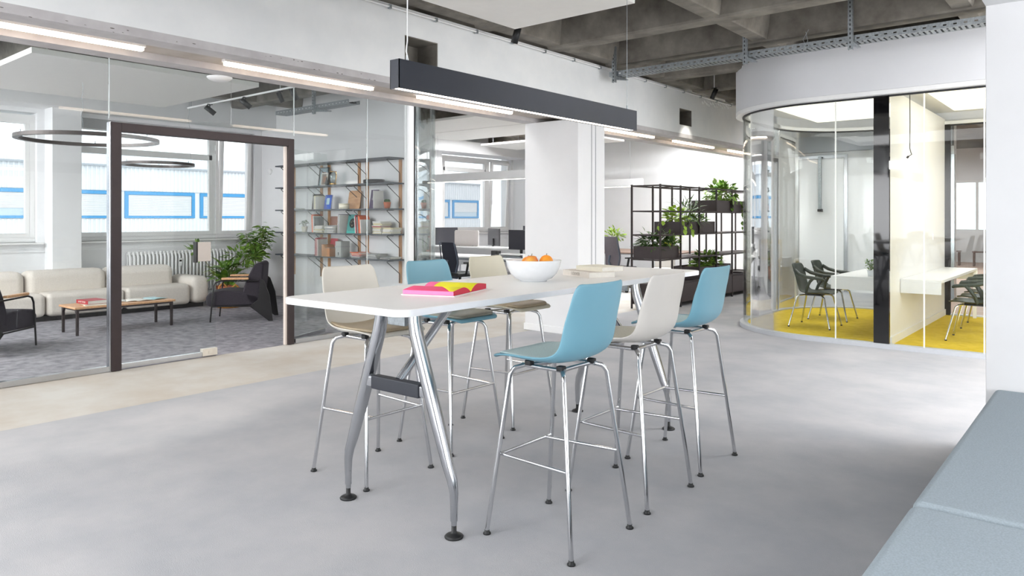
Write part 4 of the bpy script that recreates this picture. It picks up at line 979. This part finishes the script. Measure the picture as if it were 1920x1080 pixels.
# level 1 (lowest)
row(X(600), S1, [('red', .02, .30), ('white', .015, .29), ('red', .02, .31), ('white', .02, .28)], 'lowest shelf beside kraft box')
faced(X(618), S1, .19, .30, 'red', 'red-topped white magazine facing out on the lowest shelf', 7.5)
t = thing('storage_box', 'kraft brown magazine box with cut-out front on the lowest shelf', 'box', (X(623), 7.42, S1)); MB().extr([(-.12, 0), (.10, 0), (.10, .14), (-.02, .14), (-.05, .19), (-.12, .20)], 'y', -.10, .10).build('body', mat('kraft', 'b98762', .8, noise=.05), t, bevel=.002); MB().box(-.1, .08, -.09, .09, .141, .146).build('lid_lining', COLS['grey'], t)
t = thing('letter_box', 'small grey metal box with keyhole on the lowest shelf', 'box', (X(645), 7.42, S1)); MB().box(-.075, .075, -.09, .09, 0, .26).build('body', mat('box_grey', 'a5a9a6', .5, .2, noise=.04), t, bevel=.004); MB().box(-.08, .08, -.095, .095, .165, .18).build('flap', COLS['grey'], t); MB().lathe([(0, 0), (.012, 0), (.012, .003), (0, .003)], n=10).xf(Matrix.Translation((.01, -.091, .07)) @ Matrix.Rotation(PI / 2, 4, 'X')).box(.005, .015, -.0935, -.09, .03, .07).build('keyhole', M_BLACK, t)
stack(X(676), S1, 8, 'left pile, lowest shelf', ['white', 'red', 'orange', 'white', 'grey'], seed=3)
stack(X(706), S1, 7, 'middle pile, lowest shelf', ['grey', 'white', 'grey'], seed=5)
stack(X(731), S1, 4, 'rightmost low pile, lowest shelf', ['grey', 'black', 'white'], seed=8)
# level 2
pot_plant('small succulent in a cream pot on the second shelf from below', (X(571), YF, S2 + .0), .055, .10, M_CREAMPOT, 'succulent')
row(X(594), S2, [('orange', .02, .30), ('orange', .016, .31), ('white', .014, .28), ('grey', .02, .26)], 'left row of second lowest shelf', -.06)
faced(X(615), S2, .2, .28, 'brown', 'brown illustrated magazine facing out on the second shelf from below', 7.54)
stack(X(611), S2, 11, 'white pile, second lowest shelf', ['white', 'white', 'cream'], seed=11, y=7.42)
stack(X(630), S2, 12, 'grey pile, second lowest shelf', ['grey', 'grey', 'white'], seed=12, y=7.42)
row(X(642), S2, [('white', .012, .29), ('purple', .014, .31), ('white', .01, .30)], 'beside the round patterned book', .03)
ft = faced(X(660), S2, .22, .31, 'teal', 'blue and teal book with a black round ornament facing out', 7.42)
MB().lathe([(.052, 0), (.085, 0)], (0, 0, 0), 26).xf(Matrix.Translation((.02, -.0015, .165)) @ Matrix.Rotation(PI / 2, 4, 'X')).lathe([(0, 0), (.04, 0)], (0, 0, 0), 5).xf(Matrix.Identity(4)).build('cover_print', M_BLACK, ft) if False else MB().lathe([(.066, 0), (.08, 0)], n=26).xf(Matrix.Translation((.02, -.0012, .165)) @ Matrix.Rotation(PI / 2, 4, 'X')).build('cover_print', M_BLACK, ft)
for k in range(7): MB().lathe([(0, 0), (.015, 0)], n=5).xf(Matrix.Translation((.02 + .04 * math.cos(k * .9), -.0012, .165 + .04 * math.sin(k * .9))) @ Matrix.Rotation(PI / 2, 4, 'X')).build('cover_print', COLS['cream'] if k % 2 else COLS['brown'], ft)
MB().box(-.11, .11, -.0012, -.0008, .0, .035).build('cover_band', mat('turquoise', '38b0a8', .5, noise=.02), ft)
row(X(675), S2, [('white', .016, .27), ('red', .022, .29), ('black', .018, .27), ('grey', .016, .26), ('black', .014, .27), ('orange', .024, .28), ('orange', .018, .26), ('white', .016, .22)], 'colourful row of second lowest shelf', -.09)
stack(X(715), S2, 13, 'mixed pile, second lowest shelf', ['cream', 'white', 'red', 'white', 'orange', 'cream'], seed=21, hr=(.01, .018), w=.2, l=.24)
stack(X(733), S2, 8, 'rightmost pale pile, second lowest shelf', ['white', 'cream'], seed=22, hr=(.008, .014), w=.2, l=.24)
# level 3
def frame_(label, x, z, w, h, inner, y=7.52, dark=M_BLACKM):
    t = thing('picture_frame', label, 'frame', (x, y, z)); t.rotation_euler = (-.12, 0, 0)
    MB().box(-w / 2, w / 2, 0, .02, 0, .018).box(-w / 2, w / 2, 0, .02, h - .018, h).box(-w / 2, -w / 2 + .018, 0, .02, .018, h - .018).box(w / 2 - .018, w / 2, 0, .02, .018, h - .018).build('frame', dark, t)
    MB().box(-w / 2 + .015, w / 2 - .015, .012, .016, .015, h - .015).build('picture', inner, t); MB().box(-w * .22, w * .22, .0105, .0118, h * .25, h * .75).build('print', COLS['cream'] if inner is M_PAPER else COLS['brown'], t); return t
frame_('dark picture frame with a cream print on the middle shelf', X(585), S3, .22, .27, M_PAPER)
row(X(596), S3, [('black', .02, .25), ('white', .016, .22), ('cream', .02, .23), ('white', .02, .22)], 'middle shelf beside blue book')
fb = faced(X(616), S3, .19, .245, 'blue', 'bright blue book with a pale square facing out on the middle shelf', 7.42)
MB().box(-.04, .04, -.001, -.0004, .08, .19).build('cover_print', mat('pale_teal', '9db9bf', .6, noise=.1), fb)
tr = thing('serving_tray', 'light wooden tray leaning on the wall on the middle shelf', 'tray', (X(652), 7.56, S3)); tr.rotation_euler = (-.15, 0, 0)
MB().xf(Matrix.Identity(4)).extr([(x * 1, z) for x, z in rrect(-.16, .16, 0.0, .31, .04)], 'y', 0, .012).build('board', M_OAK, tr, bevel=.003)
t = thing('round_box', 'low cream cylindrical tin in front of the wooden tray', 'box', (X(650), 7.40, S3)); MB().lathe([(0, 0), (.085, 0), (.085, .075), (0, .075)], n=26).build('body', M_CREAMPOT, t); MB().lathe([(0, .0755), (.087, .0755), (.087, .09), (0, .09)], n=26).build('lid', M_CREAMPOT, t)
fo = faced(X(700), S3, .19, .305, 'purple', 'purple office book facing out on the middle shelf', 7.44)
for s_, zz in (('Your', .19), ('Office', .155)): text(s_, .042, M_PAPER, fo, Matrix.Translation((-.0, -.0012, zz)) @ Matrix.Rotation(PI / 2, 4, 'X'), ext=.0004)
text('111', .02, M_PAPER, fo, Matrix.Translation((-.0, -.0012, .04)) @ Matrix.Rotation(PI / 2, 4, 'X'), ext=.0004)
row(X(709), S3, [('white', .012, .28)], 'behind the purple office book')
pot_plant('small cactus in a terracotta pot on the middle shelf', (X(726), YF, S3), .06, .10, M_TERRA, 'cactus')
stack(X(553), S3, 2, 'flat pair left on middle shelf', ['white', 'orange'], seed=31)
# level 4
frame_('tall black frame with a blue picture on the fourth shelf', X(597), S4, .26, .33, mat('pic_blue', '9fb9c8', .5, col2='6d7f8a', nscale=8), 7.53)
frame_('frameless photo with brown figures on the fourth shelf', X(609), S4, .17, .22, mat('pic_brown', '8e7a6d', .5, col2='3d3a3b', nscale=20), 7.42, COLS['white'])
t = thing('glass_jug', 'brass rimmed glass coffee jug on the fourth shelf', 'jug', (X(626), 7.43, S4)); M_BRASS = mat('brass', 'c39a52', .25, 1., noise=.03)
MB().lathe([(.05, .04), (.06, .1), (.058, .17), (.05, .22), (.048, .22), (.056, .17), (.058, .1), (.048, .042)], n=22).build('glass', glass_mat('jug_glass', (.85, .9, .9)), t)
MB().lathe([(0, 0), (.055, 0), (.055, .04), (0, .04)], n=22).build('base', M_BRASS, t); MB().lathe([(.049, .22), (.054, .22), (.054, .235), (.049, .235)], n=22).tube([(.052, 0, .22), (.09, 0, .23), (.1, 0, .15), (.08, 0, .06), (.054, 0, .04)], .006, 8).build('handle', M_BRASS, t)
t = thing('vase', 'small dark bottle vase beside the glass jug', 'vase', (X(619), 7.38, S4)); MB().lathe([(0, 0), (.022, 0), (.026, .06), (.012, .1), (.012, .13), (0, .13)], n=16).build('body', M_BLACK, t); MB().lathe([(0, .1305), (.013, .1305), (.013, .145), (0, .145)], n=12).build('stopper', M_BRASS, t)
t = thing('round_case', 'flat round dark case on the fourth shelf at the right', 'case', (X(703), 7.43, S4)); MB().lathe([(0, 0), (.19, 0), (.2, .01), (.2, .05), (.19, .058), (0, .06)], n=36).xf(Matrix.Scale(.92, 4, (0, 1, 0)) if False else Matrix.Diagonal((1, .72, 1, 1))).build('body', M_BLACKM, t); MB().box(-.02, .02, -.146, -.143, .02, .04).build('clasp', M_GALV, t)
# ================================================================== PLANT SHELF
PX0, PX1 = -6.02, -5.51; PY = [10.21 + .685 * k for k in range(7)]; PZ = [.41, .80, 1.19, 1.57, 1.975]
ps = thing('plant_shelf', 'black open metal shelf unit carrying planter boxes, beside the pillar', 'shelf', (-5.765, 12.26, 0)); ox, oy = -5.765, 12.26
pm = None
for y in PY:
    for x in (PX0, PX1):
        if pm is None:
            pm = MB().box(-.0125, .0125, -.0125, .0125, .02, 1.985).build('post', M_BROWNM, ps); pm.location = (x - ox, y - oy, 0); MB().lathe([(0, 0), (.018, 0), (.018, .02), (0, .02)], n=10).build('foot', M_BLACK, pm)
        else:
            c = share(pm, ps, (x - ox, y - oy, 0)); share(pm.children[0], c, (0, 0, 0))
for z in PZ:
    m = MB()
    for x in (PX0, PX1): m.box(x - ox - .012, x - ox + .012, PY[0] - oy, PY[-1] - oy, z - .022, z)
    for y in PY: m.box(PX0 - ox, PX1 - ox, y - oy - .012, y - oy + .012, z - .022, z)
    m.build('rail', M_BROWNM, ps)
M_BROWNS = mat('shelf_brown', '554a4b', .45, .1, noise=.05)
for z, bays in ((.80, (1, 2, 3, 4, 5)), (1.19, (0, 3, 4, 5))):
    for k in bays: MB().box(PX0 - ox + .012, PX1 - ox - .012, PY[k] - oy + .013, PY[k + 1] - oy - .013, z - .018, z - .003).build('shelf_board', M_BROWNS, ps)
for k in range(6):
    if k == 0: pass
    cb = MB().box(PX0 - ox + .012, PX1 - ox - .004, PY[k] - oy + .013, PY[k + 1] - oy - .013, .07, .386).build('cabinet', M_BROWNM, ps)
    MB().box(PX1 - ox - .003, PX1 - ox + .009, PY[k] - oy + .018, PY[k + 1] - oy - .018, .08, .38).build('door', mat('cabinet_door', '3f3536', .5, .1, noise=.04), cb, bevel=.002)
def planter(label, k0, k1, z, y0off=.016):
    y0, y1 = PY[k0] + y0off, PY[k1] - .016; cx, cy = (PX0 + PX1) / 2, (y0 + y1) / 2
    t = thing('planter_box', label, 'planter', (cx, cy, z + .001), 0, 'dark metal planter boxes on the shelf unit'); hx, hy = .237, (y1 - y0) / 2; h = .2
    MB().box(-hx, hx, -hy, hy, 0, .006).box(-hx, -hx + .004, -hy, hy, .006, h).box(hx - .004, hx, -hy, hy, .006, h).box(-hx, hx, -hy, -hy + .004, .006, h).box(-hx, hx, hy - .004, hy, .006, h).build('box', mat('planter_dark', '3a3031', .45, .15, noise=.05), t)
    MB().box(-hx + .005, hx - .005, -hy + .005, hy - .005, .13, .175).build('earth', M_SOIL, t); return t, cx, cy, hx, hy
def in_box(label, x, y, z, m, n, r, L, W, name='houseplant', droop=.25, up=.3, stems=5, vines=()):
    t = thing(name, label, 'plant', (x, y, z), 0, 'plants in the planter boxes')
    o = foliage('foliage', m, t, cloud(n, (0, 0, r[2] * .8), r, -.7), L, W, .6, droop=droop, up=up)
    branches(t, [[(0, 0, 0), (r[0] * .5 * math.cos(a), r[1] * .5 * math.sin(a), r[2] * 1.2)] for a in [2 * PI * k / stems for k in range(stems)]], .004)
    if vines:
        lf_ = None
        for v in vines:
            branches(t, [v], .003)
            P = [Vector(p) for p in v]
            for i in range(len(P) - 1):
                for u in (.2, .6):
                    p = P[i].lerp(P[i + 1], u); a = random.uniform(-1.2, 1.2)
                    if lf_ is None:
                        lf_ = leaf_mesh(.085, .062, 'leaf', m, .15, .2, 4).build('leaf', m, t, fix=False); lf_.location = p; lf_.rotation_euler = (-1.0, 0, a - PI / 2)
                    else: share(lf_, t, p, rot=(-random.uniform(.7, 1.5), random.uniform(-.4, .4), a - PI / 2 + random.uniform(-.6, .6)), scale=(random.uniform(.75, 1.2),) * 3)
    return t
_, cx, cy, hx, hy = planter('dark planter box at the left end, second level, holding a fern', 0, 1, .80)
in_box('dark feathery fern in the left planter box', cx, cy - .08, .80 + .17, M_LEAFD, 170, (.24, .26, .11), .12, .03, 'fern', .5)
in_box('lighter green trailing fern at the right of the left planter box', cx + .12, cy + .2, .97, M_LEAF, 70, (.12, .14, .09), .09, .03)
_, cx, cy, hx, hy = planter('dark planter box in the middle of the shelf unit, third level', 1, 3, 1.19)
in_box('lime green pothos trailing over the left end of the middle planter', cx + .08, cy - .5, 1.36, M_LEAFL, 60, (.17, .2, .14), .09, .07, 'pothos', .2, .2, 5,
       ([(.05, -.1, .05), (.2, -.18, .06), (.25, -.22, -.02), (.25, -.2, -.14)], [(.1, .1, .05), (.2, .12, .02), (.22, .12, -.08), (.22, .13, -.17)], [(-.1, -.1, .05), (-.15, -.28, .04), (-.2, -.32, -.1)]))
in_box('spiky dark dracaena in the middle planter', cx, cy + .02, 1.36, M_LEAFD, 110, (.22, .26, .2), .2, .022, 'dracaena', .35)
in_box('small bushy light green plant at the right of the middle planter', cx, cy + .42, 1.36, M_LEAF, 110, (.18, .22, .08), .07, .04)
_, cx, cy, hx, hy = planter('dark planter box at the top right of the shelf unit', 3, 5, 1.57)
in_box('leafy philodendron in the top planter box with hanging vine', cx, cy + .1, 1.74, M_LEAF, 150, (.22, .4, .2), .11, .07, 'philodendron', .3, .1, 6,
       ([(.1, .2, .1), (.24, .3, .06), (.27, .32, -.1), (.27, .34, -.25), (.27, .33, -.42), (.27, .36, -.58)], [(.1, .3, .1), (.24, .4, .06), (.26, .42, -.12), (.26, .45, -.3), (.26, .44, -.42)], [(.1, -.2, .08), (.22, -.1, .05), (.25, -.1, -.06), (.25, -.1, -.12)]))
in_box('tiny bright plant at the left of the top planter box', cx, cy - .5, 1.74, M_LEAF, 40, (.08, .1, .06), .05, .02)
_, cx, cy, hx, hy = planter('dark planter box low on the cabinet tops behind the blue stool', 2, 4, .41)
in_box('glossy green plant in the low planter box', cx + .05, cy, .58, M_LEAF, 170, (.22, .42, .13), .1, .055)
# ================================================================== OFFICE
def desk(label, x0, x1, y0, y1, top, legm, z=.74, group='office desks'):
    t = thing('desk', label, 'desk', ((x0 + x1) / 2, (y0 + y1) / 2, 0), 0, group); hx, hy = (x1 - x0) / 2, (y1 - y0) / 2
    MB().box(-hx, hx, -hy, hy, z - .028, z).build('tabletop', top, t, bevel=.003)
    for sx in (-1, 1):
        for sy in (-1, 1): MB().bar((sx * (hx - .12), sy * (hy - .1), z - .03), (sx * (hx - .05), sy * (hy - .04), 0), .05, .03).build('leg', legm, t)
    MB().box(-hx + .1, hx - .1, -.02, .02, z - .09, z - .03).build('cable_channel', M_GALV, t); return t
desk('white office desk behind the light blue and beige stools', -11.2, -8.0, 9.75, 10.55, M_WHITE, M_ALU)
lg = thing('desk_ledge', 'raised white ledge along the back of the office desk', 'desk shelf', (-9.6, 10.72, 0)); MB().box(-1.6, 1.4, -.15, .15, .86, .885).build('board', M_WHITE, lg); MB().box(-1.6, -1.57, -.15, .15, 0, .86).box(1.37, 1.4, -.15, .15, 0, .86).box(-1.57, 1.37, .10, .12, .5, .86).build('panel', M_WHITE, lg)
sc_ = thing('desk_screen', 'light grey rounded desk divider above the office desk', 'divider', (-10.13, 10.70, .886)); MB().extr([(x, z) for x, z in rrect(-.33, .33, 0.0, .32, .04)], 'y', -.012, .012).build('panel', mat('divider_taupe', 'c8c2bf', .9, noise=.03, nscale=60), sc_, bevel=.003); MB().box(-.2, -.17, -.02, .02, -.0, .01).box(.17, .2, -.02, .02, 0, .01).build('clamp', M_GALV, sc_)
desk('second white office desk by the far window', -11.4, -8.4, 11.0, 11.8, M_WHITE, M_ALU)
def monitor(label, loc, rz, w=.56, h=.34, group='black computer monitors'):
    t = thing('monitor', label, 'monitor', loc, rz, group)
    MB().box(-w / 2, w / 2, -.012, .018, .13, .13 + h).build('housing', M_SCREEN, t, bevel=.006); MB().box(-w / 2 + .012, w / 2 - .012, -.0135, -.0121, .145, .13 + h - .012).build('screen', mat('screen_off', '3a3a40', .25, noise=.02), t)
    MB().box(-.025, .025, .018, .04, .02, .28).box(-.12, .12, -.07, .09, 0, .012).build('stand', M_BLACK, t)
monitor('black monitor left of the white pillar, above the fruit bowl', (-8.36, 10.25, .745), .08, .52, .36)
monitor('dark monitor seen from behind, right of the desk divider', (-10.05, 11.45, .745), PI - .45, .6, .36)
monitor('thin monitor edge-on beside the curved glass', (-10.95, 10.95, .745), 1.15, .5, .38)
monitor('bluish monitor partly behind the pillar top', (-9.0, 11.45, .745), .1, .5, .42)
t = thing('monitor_riser', 'white riser box under the monitor by the pillar', 'box', (-8.3, 10.05, .741)); MB().box(-.28, .28, -.14, .14, .055, .07).box(-.28, -.265, -.14, .14, 0, .055).box(.265, .28, -.14, .14, 0, .055).build('body', M_WHITE, t); MB().box(-.2, .2, -.1, .1, .0, .03).build('keyboard', M_GALV, t)
t = thing('speaker_box', 'small black box on the desk beside the riser', 'box', (-8.82, 10.1, .741)); MB().box(-.07, .07, -.06, .06, 0, .11).build('body', M_BLACK, t, bevel=.006); MB().box(-.05, .05, -.062, -.0605, .02, .09).build('grille', M_SCREEN, t)
t = thing('headphones', 'black headphones lying at the edge of the desk', 'headphones', (-8.62, 9.85, .741)); MB().tube([(-.08, 0, .03), (-.07, 0, .035), (0, .05, .04), (.07, 0, .035), (.08, 0, .03)], .009, 8).build('band', M_BLACK, t); MB().ball((-.08, 0, .025), .024, 10, 6).ball((.08, 0, .025), .024, 10, 6).build('ear_cup', M_BLACK, t)
def office_chair(label, loc, rz, m=M_MESHF, h=1.0):
    t = thing('office_chair', label, 'chair', loc, rz, 'dark office chairs')   # faces -y
    g = [[(q * w, y + .03 * q * q * -1, z) for q in [-1 + 2 * j / 8 for j in range(9)]] for y, z, w in ((.24, .50, .20), (.235, .58, .215), (.22, .68, .225), (.24, .80, .225), (.27, .92, .215), (.285, h - .02, .20), (.30, h, .18))]
    MB().sheet(g, .018).build('backrest', m, t, sub=1)
    MB().tube([(-.19, .25, .50), (-.225, .23, .68), (-.225, .25, .8), (-.2, .295, h)], .011, 6).tube([(.19, .25, .50), (.225, .23, .68), (.225, .25, .8), (.2, .295, h)], .011, 6).tube([(0, .28, .72), (0, .31, .6), (0, .22, .42), (0, .05, .40)], .022, 8).build('back_frame', mat('chair_frame', '4b5461', .45, .2, noise=.04), t)
    MB().box(-.24, .24, -.24, .23, .43, .50).build('seat', M_BLACK, t, bevel=.03, seg=3)
    MB().rod((0, 0, .1), (0, 0, .43), .025, 10).build('column', M_BLACK, t)
    for k in range(5):
        a = 2 * PI * k / 5 + .3; f = MB().bar((0, 0, .11), (.29 * math.cos(a), .29 * math.sin(a), .07), .03, .025).build('base_arm', M_BLACK, t); MB().rod((.29 * math.cos(a) - .02, .29 * math.sin(a), .028), (.29 * math.cos(a) + .02, .29 * math.sin(a), .028), .028, 10).build('castor', M_BLACK, f)
    for s in (-1, 1): MB().box(s * .27 - .02, s * .27 + .02, -.12, .12, .66, .685).bar((s * .24, .05, .46), (s * .27, .03, .66), .02, .04).build('armrest', M_BLACK, t)
    return t
office_chair('dark mesh office chair between the blue and beige stools', (-8.95, 9.28, 0), math.radians(172), h=1.03)
office_chair('dark office chair at the far desk by the window', (-10.2, 12.35, 0), .4, h=1.05)
office_chair('second dark office chair partly behind the monitor', (-9.35, 12.2, 0), -.3, h=.98)
M_LEATH = mat('grey_brown_leather', '5a5357', .5, noise=.05)
office_chair('grey-brown leather office chair right of the pillar', (-7.6, 12.45, 0), math.radians(165), M_LEATH, 1.09)
desk('brown desk right of the pillar behind the shelf unit', -9.6, -6.9, 13.1, 14.7, mat('desk_brown', '8c7568', .5, noise=.05), M_BLACKM)
pot_plant('bushy green plant behind the leather office chair', (-8.45, 13.6, .741), .10, .20, M_CREAMPOT, 'bush')
pot_plant('bright plant in a lime yellow pot seen through the shelf unit', (-7.52, 14.3, .741), .11, .24, mat('lime_pot', 'cfd62a', .5, noise=.02), 'bush')
t = thing('pinboard_chair', 'pale folded chair behind the shelf unit near the floor', 'chair', (-6.9, 12.9, 0), .3)
MB().box(-.2, .2, -.2, .2, .44, .47).build('seat', M_GREY, t, bevel=.01); MB().box(-.2, .2, .18, .2, .47, .8).build('backrest', M_GREY, t, bevel=.008)
for sx in (-1, 1):
    for sy in (-1, 1): MB().rod((sx * .17, sy * .17, .44), (sx * .2, sy * .2, 0), .01, 8).build('leg', M_CHROME, t)
# ================================================================== MEETING ROOMS
FZ = .035
def shell_chair(label, loc, rz):
    # faces -y, dark green one piece shell with arms
    t = thing('shell_armchair', label, 'chair', loc, rz, 'dark green armchairs in the meeting rooms')
    pr = [(-.24, .43, .19), (-.22, .445, .215), (-.1, .44, .225), (.04, .43, .22), (.13, .44, .21), (.185, .48, .20), (.21, .56, .19), (.225, .64, .195), (.245, .72, .21), (.27, .79, .20), (.285, .815, .17)]
    g = [[(q * w, y - .05 * q * q * (1 if i > 4 else 0), z + .02 * q * q * (1 if i < 6 else 0)) for q in [-1 + 2 * j / 10 for j in range(11)]] for i, (y, z, w) in enumerate(pr)]
    sh = MB().sheet(g, .014).build('shell', M_GREEN, t, sub=1)
    for s in (-1, 1):
        MB().tube([(s * .185, .20, .735), (s * .225, .13, .685), (s * .25, .03, .655), (s * .262, -.1, .645), (s * .262, -.17, .635), (s * .255, -.19, .62)], [.024, .024, .022, .021, .02, .012], 8).tube([(s * .262, -.06, .645), (s * .258, -.015, .60), (s * .235, .03, .52), (s * .205, .05, .445)], [.018, .02, .02, .018], 8).build('armrest', M_GREEN, t)
    for sx in (-1, 1):
        for sy in (-1, 1):
            l = MB().tube([(sx * .255, sy * .255, .01), (sx * .19, sy * .17, .385), (sx * .165, sy * .14, .41), (sx * .06, sy * .08, .415)], .0105, 8).build('leg', M_CHROME, t)
            MB().lathe([(0, 0), (.013, 0), (.013, .014), (0, .014)], (sx * .255, sy * .255, 0), 8).build('foot', M_BLACK, l)
    MB().cbox((0, 0, .415), (.2, .2, .02)).build('seat_mount', M_BLACK, t); return t
shell_chair('dark green armchair nearest the curved glass, left meeting room', (-3.07, 9.88, FZ), PI / 2)
shell_chair('dark green armchair behind the first one, left meeting room', (-3.10, 10.75, FZ), PI / 2)
shell_chair('dark green armchair at the wall table, front one in the right room', (-1.29, 9.92, FZ), -PI / 2)
shell_chair('dark green armchair at the wall table, middle one in the right room', (-1.31, 10.6, FZ), -PI / 2)
shell_chair('dark green armchair at the wall table, rear one in the right room', (-1.33, 11.28, FZ), -PI / 2)
def wall_table(label, x0, x1, y0, y1, legx):
    t = thing('wall_table', label, 'table', ((x0 + x1) / 2, (y0 + y1) / 2, FZ), 0, 'white wall mounted tables'); hx, hy = (x1 - x0) / 2, (y1 - y0) / 2; z = .74 - FZ
    MB().box(-hx, hx, -hy, hy, z - .03, z).build('tabletop', M_WHITE, t)
    MB().box(-hx, hx, -hy, -hy + .02, z - .16, z - .031).box(-hx, hx, hy - .02, hy, z - .16, z - .031).build('apron', M_WHITE, t)
    MB().box(legx - .02, legx + .02, hy - .06, hy - .02, 0, z - .03).build('leg', M_WHITE, t); return t
wall_table('white wall table with the small potted plant, left meeting room', -2.74, -2.125, 9.42, 12.1, -.28)
wall_table('white wall table before the row of green chairs, right room', -1.965, -1.55, 9.42, 12.15, .18)
pot_plant('small frond plant in a white pot on the left wall table', (-2.33, 9.62, .741), .045, .075, M_CERAM, 'frond')
cl = thing('pendant_socket', 'bare lamp socket on a black cord in the right meeting room', 'lamp', (-1.85, 9.33, 2.15))
MB().tube([(0, 0, .84), (0.002, 0, .4), (.0, 0, .1), (.012, 0, .05), (.02, .0, .03), (-.012, 0, .01)], .0045, 8).build('cord', M_BLACK, cl); MB().rod((-.012, 0, .012), (-.03, 0, -.01), .012, 10).build('socket', M_BLACK, cl)
l = bpy.data.lights.new('bulb', 'POINT'); l.energy = 1.5; l.shadow_soft_size = .05; l.color = (1, .97, .9); o = bpy.data.objects.new('bulb', l); COL.objects.link(o); o.location = (-1.75, 9.8, 2.1)
t = thing('wall_sensor', 'small dark sensor under the left meeting room ceiling', 'sensor', (-3.3, 9.35, 2.98)); MB().box(-.1, .1, -.02, .02, -.03, 0).build('housing', M_BLACKM, t)
# stacked chairs by the far wall
def stack_chair(label, loc, rz, m, m2):
    t = thing('stacking_chair', label, 'chair', loc, rz, 'stacked chairs at the far wall')
    MB().box(-.22, .22, -.22, .20, .43, .455).build('seat', m, t, bevel=.006); MB().extr([(-.22, .60), (.22, .60), (.21, .83), (-.21, .83)], 'y', .215, .235).build('backrest', m, t, bevel=.004)
    for s in (-1, 1): MB().bar((s * .225, -.2, 0), (s * .225, -.19, .44), .03, .04).bar((s * .225, .24, 0), (s * .225, .2, .45), .03, .04).bar((s * .225, .2, .45), (s * .215, .23, .83), .03, .035).bar((s * .225, -.2, .015), (s * .225, .24, .015), .03, .03).build('side_frame', m2, t)
    return t
stack_chair('pale grey chair at the bottom of the stack by the far wall', (-5.5, 14.75, 0), .25, M_GREY, M_CHROME)
stack_chair('second pale chair in the stack by the far wall', (-5.5, 14.75, .09), .25, M_WHITE, M_CHROME)
stack_chair('mustard yellow wooden chair on top of the stack', (-5.5, 14.75, .18), .25, M_YELLOWW, M_YELLOWW)
w3 = sempty('reflection_frame', 'pale grey frame and panel modelled for an upright reflection behind the meeting room', (-4.6, 15.18, 0))  # door-like frame added to reproduce a vertical grey reflection in the glass
MB().box(-.5, -.44, -.03, .02, 0, 2.7).box(.44, .5, -.03, .02, 0, 2.7).box(-.44, .44, -.03, .02, 2.64, 2.7).build('frame', M_ALU, w3)
MB().box(-.43, .43, -.015, .01, 0.01, 2.63).build('leaf', M_WALL, w3)
t = thing('wall_bar', 'long slim grey vertical bar on the far wall behind the green chairs', 'wall lamp', (-4.6, 15.1, 1.58)); MB().box(-.03, .03, -.02, .02, 0, 1.1).build('bar', M_GALV, t, bevel=.004); MB().box(-.04, .04, -.03, .06, 0, .05).build('end_cap', M_BLACKM, t)
# hall beyond the right meeting room
dw = thing('door_panel', 'tall plain white door panel behind the right meeting room', 'door', (-2.82, 15.16, 0)); MB().box(-.3, .48, -.03, .03, 0, 2.6).build('leaf', M_WHITE, dw); MB().rod((.4, -.05, 1.05), (.4, -.05, 1.3), .01, 8).build('handle', M_CHROME, dw); MB().box(.48, .54, -.06, .06, 0, 2.6).build('edge_profile', M_ALU, dw)
MB().lathe([(0, 0), (.06, 0), (.06, .03), (0, .035)], n=16).xf(Matrix.Translation((.0, -.03, 2.15)) @ Matrix.Rotation(PI / 2, 4, 'X')).build('sensor', M_WHITE, dw)
for i, x in enumerate((-4.3, -2.9)):  # benches set in the hall to reproduce a brown reflection in the glass
    t = thing('reflection_bench', ('brown bench modelled for a reflection in the glass, left one', 'brown bench modelled for a reflection in the glass, right one')[i], 'stool', (x, 26.0, 0), .1, 'benches modelled for a reflection')
    MB().box(-.55, .55, -.2, .2, .41, .45).build('seat', mat('stool_brown', '5a4238', .5, noise=.05), t)
    for sx in (-1, 1):
        for sy in (-1, 1): MB().box(sx * .5 - .03, sx * .5 + .03, sy * .16 - .03, sy * .16 + .03, 0, .41).build('leg', MATS['stool_brown'], t)
